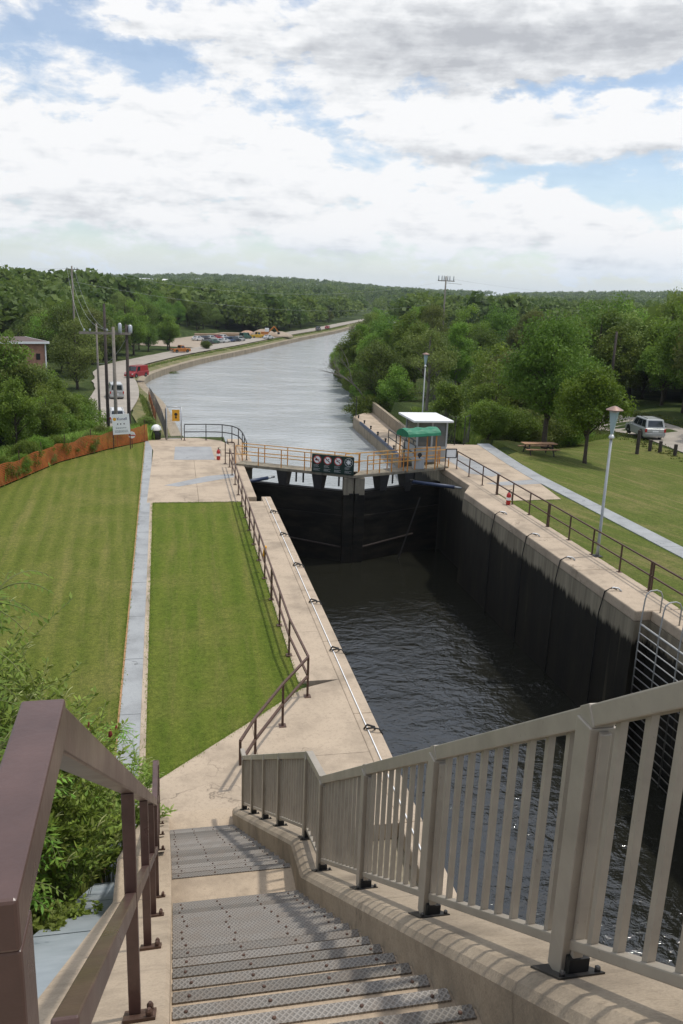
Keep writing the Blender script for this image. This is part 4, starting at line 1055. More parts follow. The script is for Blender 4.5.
# ------------------------------------------------------------------ lamps
def lamp(name, x, y, z, h, label, lean=0):
    r = empty(name, (x, y, z), label, 'lamp post', 'lamp posts beside the lock')
    m = MB(); m.tube([(x, y, z), (x, y, z+.25), (x, y, z+h-1.1)], [.075, .06, .05], 10); build(m, 'pole', 'grey_post', r, smooth=True)
    m = MB(); m.box(x-.16, x+.16, y-.16, y+.16, z, z+.03); build(m, 'base_plate', 'dark_steel', r)
    m = MB(); m.lathe([(.09, 0), (.11, .06), (.07, .16)], (x, y, z+h-1.2), 12); build(m, 'collar', 'galv_pale', r, smooth=True)
    m = MB(); m.lathe([(.06, 0), (.11, .28), (.19, .82)], (x, y, z+h-1.02), 4); build(m, 'lantern', 'lamp_glass', r)
    m = MB(); m.lathe([(.20, .82), (.205, .86), (.20, .90)], (x, y, z+h-1.02), 4); build(m, 'lantern_frame', 'galv', r)
    m = MB(); m.lathe([(.32, 0), (.32, .025), (.18, .10), (.08, .15), (.02, .16)], (x, y, z+h-.12), 16); build(m, 'lamp_cap', 'copper', r)
    return r
lamp('lamp_post', 16.12, 28.14, .03, 5.85, 'tall lamp post with tapered glass lantern beside the brown east railing')
lamp('lamp_post', 21.5, 70, -2.2, 7.2, 'lamp post with tapered lantern rising behind the white roofed cabin')

# ------------------------------------------------------------------ small items
def extinguisher(x, y, z, label):
    r = empty('fire_extinguisher', (x, y, z), label, 'extinguisher')
    m = MB(); m.lathe([(.10, 0), (.11, .03), (.11, .48), (.07, .56), (.035, .6)], (x, y, z+.02), 14); build(m, 'cylinder', 'extinguisher_red', r, smooth=True)
    m = MB(); m.lathe([(.035, .6), (.03, .68)], (x, y, z+.02), 8); m.bar((x-.05, y, z+.72), (x+.13, y, z+.76), .03, .02); build(m, 'valve', 'black_rubber', r)
    m = MB(); m.tube([(x+.03, y-.02, z+.66), (x+.14, y-.03, z+.55), (x+.14, y-.03, z+.25)], .014, 6); build(m, 'hose', 'black_rubber', r)
    m = MB(); m.lathe([(.112, .22), (.112, .36)], (x, y, z+.02), 14); build(m, 'paper_label', 'sign_white', r)
extinguisher(2.42, 47.7, .02, 'red fire extinguisher standing on the west platform')
extinguisher(15.75, 36.3, .03, 'red fire extinguisher hanging at the east lock railing')
def framed(x, y, z, label, w=.62, h=.5, rot=0):
    r = empty('notice_board', (x, y, z), label, 'notice')
    T = Matrix.Translation((x, y, z+1.02)) @ Matrix.Rotation(rot, 4, 'Z')
    m = MB(); m.box(-w/2, w/2, -.02, .0, -h/2, h/2); build(m.xform(T), 'panel', 'sign_white', r)
    m = MB()
    for a, c in (((-w/2, 0, -h/2), (w/2, 0, -h/2)), ((-w/2, 0, h/2), (w/2, 0, h/2)), ((-w/2, 0, -h/2), (-w/2, 0, h/2)), ((w/2, 0, -h/2), (w/2, 0, h/2))): m.bar((a[0], -.01, a[2]), (c[0], -.01, c[2]), .06, .05)
    build(m.xform(T), 'frame', 'dark_steel', r)
    m = MB(); m.bar((-w/2-.0, .03, -1.02), (-w/2, .03, h/2), .05, .05); build(m.xform(T), 'post', 'rust_brown', r)
framed(15.45, 44.25, .03, 'white notice in a dark frame at the east end of the gate walkway')
r = two_rail('hoop_rail', 'small square brown hoop rail beside the west end of the walkway', [(2.75, 46.6, .02, 1), (3.25, 46.4, .02, 1)], 'rust_brown', 1.25, .62, .055)
m = MB(); m.tube([(2.96, 27.5, .5), (3.0, 27.6, .75), (3.02, 27.5, .95)], .05, 8); o = build(m, 'rope_float', 'sign_yellow', origin=(3, 27.5, .02), smooth=True); tag(o, 'small yellow and rusty float tied to the west lock railing', 'float')
# drum with white lid by the fence end
dr = empty('refuse_drum', (-1.25, 54.9, 0), 'dark drum with domed white lid at the end of the orange fence', 'drum')
m = MB(); m.lathe([(.27, 0), (.30, .3), (.30, .62)], (-1.25, 54.7, 0), 16); build(m, 'drum_body', 'black_rubber', dr, smooth=True)
m = MB(); m.lathe([(.34, .62), (.34, .68), (.28, .86), (.15, .96), (.03, .99)], (-1.25, 54.7, 0), 16); build(m, 'lid', 'white_paint', dr, smooth=True)
# small red and white round sign
rs = empty('round_sign', (-2.72, 52.7, 0), 'small red and white round sign on a stake by the orange fence', 'sign')
T = Matrix.Translation((-2.66, 51.7, .80)) @ Matrix.Rotation(R_(90), 4, 'X')
m = MB(); m.lathe([(.22, 0), (.22, .02)], (0, 0, 0), 8); build(m.xform(T), 'sign_plate', 'sign_white', rs)
m = MB(); m.box(-.20, .20, -.06, .01, .02, .026); m.box(-.19, -.08, .01, .12, .02, .0262); build(m.xform(T), 'red_band', 'sign_red', rs)
m = MB(); m.bar((-2.66, 51.75, 0), (-2.66, 51.75, .9), .05, .05); build(m, 'stake', 'rust_brown', rs)
# white notice with lettering
ks = empty('site_sign', (-3.4, 52.6, 0), 'white rectangular sign with dark lettering and round yellow badge by the fence', 'sign')
SW_, SHh = 1.02, 1.24
T = Matrix.Translation((-3.72, 51.1, .90)) @ Matrix.Rotation(R_(5), 4, 'Z') @ Matrix.Rotation(R_(90), 4, 'X') @ Matrix.Rotation(R_(3), 4, 'Z')
m = MB(); m.box(0, SW_, 0, SHh, -.02, 0); build(m.xform(T), 'board', 'sign_white', ks)
for x in (.0, SW_-.03):
    p = T @ Vector((x, 0, -.05)); m = MB(); m.bar((p.x, p.y, -.2), (p.x, p.y, 1.7), .06, .06); build(m, 'post', 'rust_brown', ks)
m = MB(); m.lathe([(.10, 0), (.10, .006)], (.15, .94, 0), 20); build(m.xform(T), 'badge', 'sign_yellow', ks)
m = text_mb('Kunell', .235); m.xform(Matrix.Translation((.28, .87, .005))); build(m.xform(T), 'lettering', 'sign_navy', ks)
m = MB()
for x in (.28, .46, .66): m.box(x, x+.06, .60, .68, 0, .005)
build(m.xform(T), 'pictograms', 'sign_black', ks)
m = MB()
for y, x0, x1 in ((.40, .18, .82), (.36, .2, .80), (.23, .10, .9), (.17, .10, .88), (.12, .10, .9)):
    x = x0
    while x < x1:
        w = random.uniform(.03, .09); m.box(x, min(x+w, x1), y, y+.03, 0, .005); x += w+.02
build(m.xform(T), 'text_lines', 'sign_grey', ks)

# picnic table
pt = empty('picnic_table', (23.4, 50.0, gz(23.4, 50)), 'brown wooden picnic table on the east lawn under the trees', 'table')
zt = gz(23.4, 50.0)+.04; Tp = Matrix.Translation((23.5, 50.0, zt)) @ Matrix.Rotation(R_(-2), 4, 'Z')
m = MB()
for k in range(5): m.box(-1.15, 1.15, -.38+k*.154, -.38+k*.154+.145, .72, .765)
build(m.xform(Tp), 'tabletop', 'table_wood', pt)
for s in (-1, 1):
    m = MB(); m.box(-1.15, 1.15, s*.72-.14, s*.72-.005, .42, .46); m.box(-1.15, 1.15, s*.72+.005, s*.72+.14, .42, .46); build(m.xform(Tp), 'bench', 'table_wood', pt)
    m = MB(); x = s*.8
    m.bar((x, -.25, .72), (x, -.72, 0), .05, .09); m.bar((x, .25, .72), (x, .72, 0), .05, .09); m.bar((x+.05, -.82, .39), (x+.05, .82, .39), .05, .09); m.bar((x+.05, -.36, .69), (x+.05, .36, .69), .05, .08)
    build(m.xform(Tp), 'trestle', 'wood_pole_dark', pt)

# utility poles -----------------------------------------------------------
def pole(name, x, y, ztop, rad, mat, label, zb=None):
    zb = gz(x, y) if zb is None else zb
    r = empty(name, (x, y, zb), label, 'utility pole')
    m = MB(); m.tube([(x, y, zb-1), (x, y, (zb+ztop)/2), (x, y, ztop)], [rad*1.02, rad*.88, rad*.68], 10); build(m, 'shaft', mat, r, smooth=True)
    return r
p1 = pole('utility_pole', -15.6, 140, 12.6, .17, 'wood_pole_grey', 'tall grey utility pole above the trees on the left skyline')
m = MB(); m.bar((-16.5, 140, 12.0), (-14.6, 140, 12.1), .12, .14); build(m, 'crossarm', 'wood_pole_grey', p1)
for x in (-16.3, -15.2, -14.8):
    m = MB(); m.lathe([(.06, 0), (.09, .1), (.05, .25)], (x, 140, 12.15), 8); build(m, 'insulator', 'galv', p1)
pole('utility_pole', -6.4, 82, 8.05, .17, 'wood_pole_dark', 'dark brown bare utility pole behind the twin poles')
p3 = pole('utility_pole', -8.3, 95, 5.7, .14, 'wood_pole_grey', 'thin pale pole at the left end of the long crossarm')
p4 = pole('utility_pole', -4.55, 66, 6.65, .16, 'wood_pole_grey', 'grey utility pole just left of the one with transformer, above the white sign')
p5 = pole('utility_pole', -3.7, 68.5, 6.75, .16, 'wood_pole_dark', 'utility pole carrying transformer cans above the white sign')
m = MB(); m.bar((-7.05, 66.2, 6.15), (-3.4, 68.4, 6.05), .14, .18); build(m, 'crossarm', 'wood_pole_grey', p4)
for x, y in ((-6.7, 66.4), (-6.3, 66.6), (-5.1, 67.3)):
    m = MB(); m.lathe([(.05, 0), (.08, .08), (.05, .2)], (x, y, 6.25), 8); build(m, 'insulator', 'galv', p4)
m = MB(); m.lathe([(.12, 0), (.14, .05), (.14, .7), (.06, .8)], (-4.15, 67.7, 6.1), 12); build(m, 'cutout_can', 'galv', p4, smooth=True)
m = MB(); m.lathe([(.16, 0), (.17, .05), (.17, .55), (.08, .65)], (-3.42, 68.5, 6.1), 12); build(m, 'transformer', 'galv', p5, smooth=True)
p6 = pole('utility_pole', 58.8, 180, 14.6, .22, 'wood_pole_grey', 'grey utility pole with crossarm of insulators above the woods, centre right')
m = MB(); m.bar((57.0, 180, 13.6), (60.8, 180, 13.6), .15, .18); build(m, 'crossarm', 'wood_pole_grey', p6)
for x in (57.15, 57.9, 58.4, 59.2, 59.7, 60.6):
    m = MB(); m.lathe([(.10, 0), (.13, .2), (.10, .9), (.05, 1.0)], (x, 180, 13.7), 8); build(m, 'insulator', 'galv', p6)
m = MB(); m.bar((58.8, 180, 13.2), (62.5, 180, 13.0), .06, .06); build(m, 'stay_bar', 'wood_pole_grey', p6)
p7 = pole('utility_pole', 45.0, 80, 7.0, .17, 'wood_pole_dark', 'dark leaning utility pole in front of the trees by the east road')
def wire(name, a, c, sag, label, r=.018):
    a = Vector(a); c = Vector(c); pts = []
    for k in range(25):
        t = k/24; q = a.lerp(c, t); q.z -= sag*4*t*(1-t); pts.append(q)
    m = MB(); m.tube(pts, r, 5); tag(build(m, name, 'sign_grey', origin=tuple(a)), label, 'wire', 'overhead power lines')
wire('power_line', (-14.8, 140, 12.3), (57.2, 180, 13.2), 3.2, 'overhead wire from the tall left pole to the crossarm pole on the right', .012)
wire('power_line', (-15.2, 140, 10.2), (66, 210, 8.5), 3.0, 'lower overhead wire crossing in front of the far trees', .012)
wire('power_line', (-15.9, 140, 11.8), (-5.1, 67.3, 6.4), 2.2, 'slack wire from the tall pole to the middle of the long crossarm', .012)
wire('power_line', (-16.3, 140, 12.2), (-6.7, 66.4, 6.35), 1.2, 'wire from the tall pole to the left end of the long crossarm', .012)
wire('power_line', (-15.2, 140, 12.0), (-3.7, 68.5, 6.5), 3.2, 'lowest slack wire from the tall pole to the transformer pole', .012)
wire('power_line', (-3.7, 68.5, 5.8), (-8.3, 95, 1.5), .8, 'wire looping down from the transformer pole', .02)
wire('power_line', (60.6, 180, 14.0), (140, 200, 14.0), 2.0, 'overhead wire leaving the crossarm pole to the right', .012)
wire('power_line', (-16.4, 140, 12.2), (-60, 190, 16), 1.5, 'overhead wire leaving the tall pole to the left', .012)

# ------------------------------------------------------------------ vehicles
def wheel_mb(r, w):
    m = MB(); m.lathe([(r*.62, -w/2), (r*.94, -w/2), (r, -w*.35), (r, w*.35), (r*.94, w/2), (r*.62, w/2)], (0, 0, 0), 18); return m.xform(Matrix.Rotation(R_(90), 4, 'Y'))
def vehicle(name, label, cat, x, y, z, head, L, W, Hh, belt, paint, kind, group=None, detail=True):
    """local frame: +Y is forwards, built around the centre of the footprint"""
    r = empty(name, (x, y, z), label, cat, group); r.rotation_euler = (0, 0, head)
    def bd(m, nm, mat, par=None, **k): return build(m, nm, mat, par or r, world=False, **k)
    hl, hw = L/2, W/2; gc = .22; wr = .36 if Hh > 1.6 else .31
    nose = {'suv': .72*belt+.12, 'van': belt-.18, 'sedan': belt-.12, 'pickup': belt-.05}[kind]
    prof = [(-hl, gc+.14), (-hl+.05, gc), (hl-.1, gc), (hl, gc+.14), (hl, nose-.22), (hl-.08, nose-.05), (hl-.16, nose)]
    hood = {'suv': .27, 'van': .20, 'sedan': .27, 'pickup': .28}[kind]*L
    prof += [(hl-hood, belt), (-hl+.05, belt), (-hl, belt-.08)]
    secs = []
    for sx, ins in ((-hw, .05), (-hw+.06, 0), (hw-.06, 0), (hw, .05)):
        secs.append([(sx, p[0]*(1-ins*.4), p[1]+(ins if p[1] < .5 else -ins*.4)) for p in prof])
    m = MB(); m.loft(secs); body = bd(m, 'body', paint, bevel=.035)
    # greenhouse
    f0 = hl-hood+.02; f1 = f0 - {'suv': .75, 'van': .55, 'sedan': .75, 'pickup': .55}[kind]
    b0 = -hl + {'suv': .04, 'van': .03, 'sedan': .55, 'pickup': .42*L}[kind]; b1 = b0 + {'suv': .30, 'van': .10, 'sedan': .55, 'pickup': .15}[kind]
    ti = .16
    bot = [(-hw+.05, b0, belt-.02), (hw-.05, b0, belt-.02), (hw-.05, f0, belt-.02), (-hw+.05, f0, belt-.02)]
    top = [(-hw+ti, b1, Hh), (hw-ti, b1, Hh), (hw-ti, f1, Hh), (-hw+ti, f1, Hh)]
    m = MB(); m.hexa(bot, top); gh = bd(m, 'cab', paint, bevel=.05)
    def pane(q, nm='window'):
        c = sum((Vector(p) for p in q), Vector())/4; n = (Vector(q[1])-Vector(q[0])).cross(Vector(q[3])-Vector(q[0])).normalized()
        if n.dot(c-Vector((0, (f0+b0)/2, (belt+Hh)/2))) < 0: n = -n
        m = MB(); i = [Vector(p)+n*.012 for p in q]; o = [Vector(p)-n*.03 for p in q]
        m.hexa(o, i); bd(m, nm, 'car_glass', gh)
    def lerpq(A, B, C, D, u0, u1, v0, v1):
        A, B, C, D = map(Vector, (A, B, C, D)); g = lambda u, v: A.lerp(B, u).lerp(D.lerp(C, u), v)
        return [g(u0, v0), g(u1, v0), g(u1, v1), g(u0, v1)]
    pane(lerpq(bot[3], bot[2], top[2], top[3], .07, .93, .12, .9), 'windscreen')
    pane(lerpq(bot[0], bot[1], top[1], top[0], .10, .90, .2, .85), 'rear_window')
    cuts = {'suv': ((.05, .30), (.33, .62), (.65, .90)), 'van': ((.70, .93),), 'sedan': ((.14, .48), (.52, .84)), 'pickup': ((.1, .85),)}[kind]
    for a, c in cuts:
        pane(lerpq(bot[0], bot[3], top[3], top[0], a, c, .15, .87)); pane(lerpq(bot[1], bot[2], top[2], top[1], a, c, .15, .87))
    for sx in (-1, 1):
        for yy in (hl-.19*L, -hl+.2*L):
            m = wheel_mb(wr, .22); m.xform(Matrix.Translation((sx*(hw-.09), yy, wr))); w = bd(m, 'wheel', 'black_rubber', smooth=False)
            m = MB(); m.lathe([(wr*.62, -.09), (wr*.5, .085), (wr*.15, .105)], (0, 0, 0), 14); m.xform(Matrix.Translation((sx*(hw-.08), yy, wr)) @ Matrix.Rotation(R_(90*sx), 4, 'Y')); bd(m, 'rim', 'galv_pale', w)
            if detail:
                m = MB(); m.lathe([(wr+.09, -.02), (wr+.09, .02)], (0, 0, 0), 20); m.xform(Matrix.Translation((sx*(hw-.012), yy, wr+.01)) @ Matrix.Rotation(R_(90), 4, 'Y'))
                m.v = [(a, b_, max(c, gc+.02)) for a, b_, c in m.v]; bd(m, 'wheel_arch', 'black_rubber', body)
        m = MB(); hh = .5 if kind == 'van' else (.42 if kind == 'suv' else .2)
        m.box(sx*hw-.17*(sx > 0)-.0*(sx < 0), sx*hw+.17*(sx < 0), -hl-.02, -hl+.08, belt-hh*.75, belt-.02+(hh*.0)); bd(m, 'tail_light', 'tail_red', bevel=.01)
        m = MB(); m.box(sx*(hw-.25)-.14, sx*(hw-.25)+.14, hl-.08, hl+.015, nose-.28, nose-.10); bd(m, 'headlight', 'headlight', bevel=.01)
        m = MB(); m.box(sx*(hw+.09)-.09, sx*(hw+.09)+.09, f0-.28, f0-.18, belt+.02, belt+.18); bd(m, 'wing_mirror', paint if kind != 'van' else 'black_rubber', bevel=.02)
    for yy, nm in ((-hl-.06, 'rear_bumper'), (hl-.05, 'front_bumper')):
        m = MB(); m.box(-hw+.03, hw-.03, yy, yy+.13, .36, .58); bd(m, nm, 'grey_post' if kind in ('suv', 'pickup') else paint, bevel=.03)
    m = MB(); m.box(-.26, .26, -hl-.015, -hl+.0, .68, .80); bd(m, 'number_plate', 'sign_white')
    if kind == 'suv':
        for sx in (-1, 1):
            m = MB(); m.tube([(sx*(hw-.28), b1+.2, Hh+.01), (sx*(hw-.28), b1+.25, Hh+.07), (sx*(hw-.28), f1-.3, Hh+.07), (sx*(hw-.28), f1-.2, Hh+.01)], .022, 6); bd(m, 'roof_rack', 'dark_steel')
        m = MB(); m.box(-hw+.02, hw-.02, -hl-.012, -hl+.01, .62, .70); bd(m, 'tailgate_trim', 'grey_post')
    if kind == 'pickup':
        m = MB(); m.box(-hw+.12, hw-.12, -hl+.1, b0-.1, belt-.01, belt+.004); bd(m, 'load_bed', 'black_rubber')
    return r
ez = lambda x, y: gz(x, y)+.08
vehicle('parked_suv', 'silver parked sport utility vehicle beside the wooden posts on the east road', 'car', 40.2, 64.8, ez(40.2, 64.8), R_(-8), 4.4, 1.8, 1.72, .98, 'paint_silver', 'suv')
vehicle('parked_van', 'white van parked on the gravel road behind the utility poles', 'van', -8.7, 127, -6.19, R_(8), 5.3, 2.0, 2.15, 1.15, 'paint_silver', 'van')
vehicle('parked_van', 'red van parked on the canal road beyond the white van', 'van', -6.9, 157, -6.19, R_(150), 5.2, 2.0, 2.1, 1.1, 'paint_red', 'van')
vehicle('parked_car', 'white car half hidden behind the white lettered sign', 'car', -7.1, 104, gz(-7.1, 104)+.02, R_(6), 4.8, 1.85, 1.75, .95, 'paint_white', 'suv')
vehicle('pickup_truck', 'orange pickup truck at the near corner of the far parking lot', 'truck', 1.5, 223, -6.19, R_(-60), 5.2, 1.95, 1.85, 1.05, 'paint_orange', 'pickup')
lot = [('paint_dark', 'dark car at the left end of the row in the far parking lot', 'sedan'), ('paint_green', 'dark green car, second from the left in the far parking row', 'sedan'), ('paint_silver', 'silver car, third from the left in the far parking row', 'sedan'),
       ('paint_white', 'bright white car in the middle of the far parking row', 'sedan'), ('paint_blue', 'blue car right of the bright white one in the far row', 'suv'), ('paint_dark', 'dark car between the blue car and silver one in the far row', 'suv'), ('paint_silver', 'pale silver car at the right end of the far parking row', 'suv'), ('paint_white', 'white car parked alone right of the far row', 'sedan')]
for k, (pn, lab, kd) in enumerate(lot):
    t = k*3.1; x = 10.0 + t*.62; y = 261 + t*1.15
    if k == 7: x, y = 33, 300
    vehicle('parked_car', lab, 'car', x, y, -6.22, R_(-35-4*(k % 3)), 4.5, 1.8, 1.45 if kd == 'sedan' else 1.7, .92, pn, kd, 'cars in the far parking lot', False)
for k, (pn, lab) in enumerate((('paint_white', 'white car, left one in the back row of the far lot'), ('paint_dark', 'dark car, second in the back row of the far lot'), ('paint_silver', 'silver car in the middle of the back row of the far lot'), ('paint_red', 'red car in the back row of the far lot'), ('paint_white', 'white car at the right end of the back row of the far lot'))):
    vehicle('parked_car', lab, 'car', 7.5+2.3*k, 279+3.4*k, -6.22, R_(-38), 4.5, 1.8, 1.5, .92, pn, 'sedan', 'cars in the far parking lot', False)
vehicle('parked_car', 'dark car by the canal road beyond the parking lot', 'car', 66, 388, -6.19, R_(-20), 4.6, 1.8, 1.7, .95, 'paint_dark', 'suv', None, False)
vehicle('parked_car', 'dark red car further along the canal road beyond the lot', 'car', 74, 408, -6.19, R_(-20), 4.6, 1.8, 1.5, .92, 'paint_red', 'sedan', None, False)
# yard: gravel heap, stacked timber, excavator, tarp
def heap(name, x, y, rx_, ry_, h, mat, label, cat):
    m = MB(); n = 20; prev = []
    for k in range(7):
        f = k/6; rr = 1-f**1.3 if k < 6 else .02
        L = []
        for q in range(n):
            t = 2*PI*q/n; w = 1+.14*math.sin(3*t+x)+.08*math.sin(7*t+y)
            L.append((x+rx_*rr*w*math.cos(t), y+ry_*rr*w*math.sin(t), -6.4+h*math.sin(f*PI/2)*(1+.08*math.sin(4*t))))
        prev.append(L)
    m.loft(prev); tag(build(m, name, mat, origin=(x, y, -6.4), smooth=True), label, cat)
heap('spoil_heap', 33, 318, 6, 5, 2.7, 'spoil', 'brown heap of gravel at the back of the far parking lot', 'heap')
heap('spoil_heap', 40, 322, 4.5, 5, 1.9, 'gravel', 'pale heap of gravel right of the brown one beyond the lot', 'heap')
heap('spoil_heap', 27, 320, 4, 4, 2.0, 'rock_red', 'small reddish heap of rubble left of the brown one', 'heap')
for k, (x, y, lab) in enumerate(((12, 300, 'long low timber stack behind the left of the parked cars'), (21, 309, 'second timber stack behind the middle of the parked cars'))):
    m = MB()
    for a in range(3):
        for c in range(4): m.tube([(x-5, y+c*.5-.2+.1*a, -6.1+.45*a), (x+4.5+random.uniform(0, 1), y+c*.5+3.0, -6.1+.45*a)], .24, 7)
    tag(build(m, 'timber_stack', 'timber_stack', origin=(x, y, -6.3)), lab, 'timber')
exc = empty('excavator', (33, 312, -6.3), 'orange and white excavator in front of the gravel heaps', 'excavator')
m = MB(); m.box(31.6, 34.4, 310.6, 311.3, -6.3, -5.6); m.box(31.6, 34.4, 312.6, 313.3, -6.3, -5.6); build(m, 'tracks', 'black_rubber', exc, .15)
m = MB(); m.box(31.5, 34.2, 310.8, 313.2, -5.5, -4.2); build(m, 'body', 'paint_orange', exc, .1)
m = MB(); m.box(33, 34.4, 310.8, 312, -4.2, -2.9); build(m, 'cab', 'white_paint', exc, .1)
m = MB(); m.bar((34.2, 312.4, -4.6), (36.6, 312.6, -2.2), .35, .45); m.bar((36.6, 312.6, -2.2), (38.2, 312.7, -4.4), .3, .4); build(m, 'boom', 'paint_orange', exc)
m = MB(); m.box(37.8, 38.7, 312.2, 313.2, -5.1, -4.3); build(m, 'bucket', 'dark_steel', exc, .1)
vehicle('parked_truck', 'yellow work truck between the parked cars and the gravel heaps', 'truck', 29.5, 305, -6.22, R_(-70), 5.6, 2.1, 2.2, 1.2, 'paint_yellow', 'pickup', None, False)
vehicle('parked_truck', 'green van behind the middle of the parked cars', 'van', 24.5, 296, -6.22, R_(-40), 5.0, 2.0, 2.2, 1.2, 'paint_green', 'van', None, False)
# wooden posts along the east road
for k, (x, y, h_) in enumerate(((34.6, 56.4, 1.9), (36.4, 57.6, .95), (36.9, 57.0, .95), (37.3, 55.6, .95))):
    z = gz(x, y); m = MB(); m.lathe([(.14, -.3), (.135, h_-.03), (.11, h_)], (x, y, z), 10); o = build(m, 'wooden_post', 'wood_pole_dark', origin=(x, y, z))
    tag(o, ['tall thin wooden post left of the parked silver vehicle', 'short wooden post, left of three behind the silver vehicle', 'short wooden post, middle of three behind the silver vehicle', 'short wooden post at the right end near the picture edge'][k], 'post', 'posts along the east road')

# ------------------------------------------------------------------ buildings
bb = empty('brick_building', (-17, 104, -1), 'pinkish brick building with white trimmed roof among the left trees', 'building')
Tb = Matrix.Translation((-14.5, 100, -3.6)) @ Matrix.Rotation(R_(24), 4, 'Z')
m = MB(); m.box(-8, 0, 0, 9, 0, 6.7); build(m.xform(Tb), 'wall', 'brick', bb)
m = MB(); m.hexa([(-8.5, -.5, 6.7), (.35, -.5, 6.7), (.35, 9.5, 6.7), (-8.5, 9.5, 6.7)], [(-8.5, -.5, 6.95), (.35, -.5, 6.95), (.35, 9.5, 6.95), (-8.5, 9.5, 6.95)]); rf_ = build(m.xform(Tb), 'roof', 'rust_brown', bb)
m = MB(); m.bar((-8.5, -.53, 6.84), (.38, -.53, 6.84), .06, .24); m.bar((.38, -.55, 6.84), (.38, 9.5, 6.84), .06, .24); build(m.xform(Tb), 'fascia', 'white_paint', rf_)
for k in range(4):
    m = MB(); m.box(-1.0-k*1.7, -.55-k*1.7, -.03, -.001, 4.9, 5.6); build(m.xform(Tb), 'window', 'car_glass', bb)
m = MB(); m.box(-.02, .12, -.14, .1, 0, 6.69); build(m.xform(Tb), 'downpipe', 'white_paint', bb)
def barn(x, y, L, W, h, roof, wall, label, rot):
    z = gz(x, y); r = empty('farm_building', (x, y, z), label, 'building', 'buildings on the far hill')
    T = Matrix.Translation((x, y, z)) @ Matrix.Rotation(rot, 4, 'Z')
    m = MB(); m.box(-L/2, L/2, -W/2, W/2, -2, h); build(m.xform(T), 'wall', wall, r)
    m = MB(); n = .5
    m.loft([[(-L/2-n, -W/2-n, h), (-L/2-n, W/2+n, h), (-L/2-n, 0, h+W*.32)], [(L/2+n, -W/2-n, h), (L/2+n, W/2+n, h), (L/2+n, 0, h+W*.32)]]); build(m.xform(T), 'roof', roof, r)
    m = MB(); m.box(-L*.1, L*.12, -W/2-.06, -W/2-.01, 0, h*.6); build(m.xform(T), 'door', 'dark_steel', r)
def far_xy(az, r): return r*math.sin(R_(az)), r*math.cos(R_(az))
BARNS = []
for az, rr, L, W, h, roof, wall, lab in ((-2.3, 1500, 26, 12, 9, 'white_paint', 'sign_white', 'white barn on the far left hill crest'), (-1.4, 1500, 24, 12, 8, 'grey_post', 'rock_red', 'grey roofed barn right of the white one on the crest'), (-.6, 1500, 14, 9, 7, 'white_paint', 'sign_white', 'small white house at the right of the far barns')):
    x, y = far_xy(az, rr); barn(x, y, L, W, h, roof, wall, lab, R_(8)); BARNS.append((x, y))
xw, yw = far_xy(17.0, 420); barn(xw, yw, 10, 9, 8.6, 'white_paint', 'sign_white', 'pale metal roofed building peeping over the trees right of centre', R_(20)); BARNS.append((xw, yw))

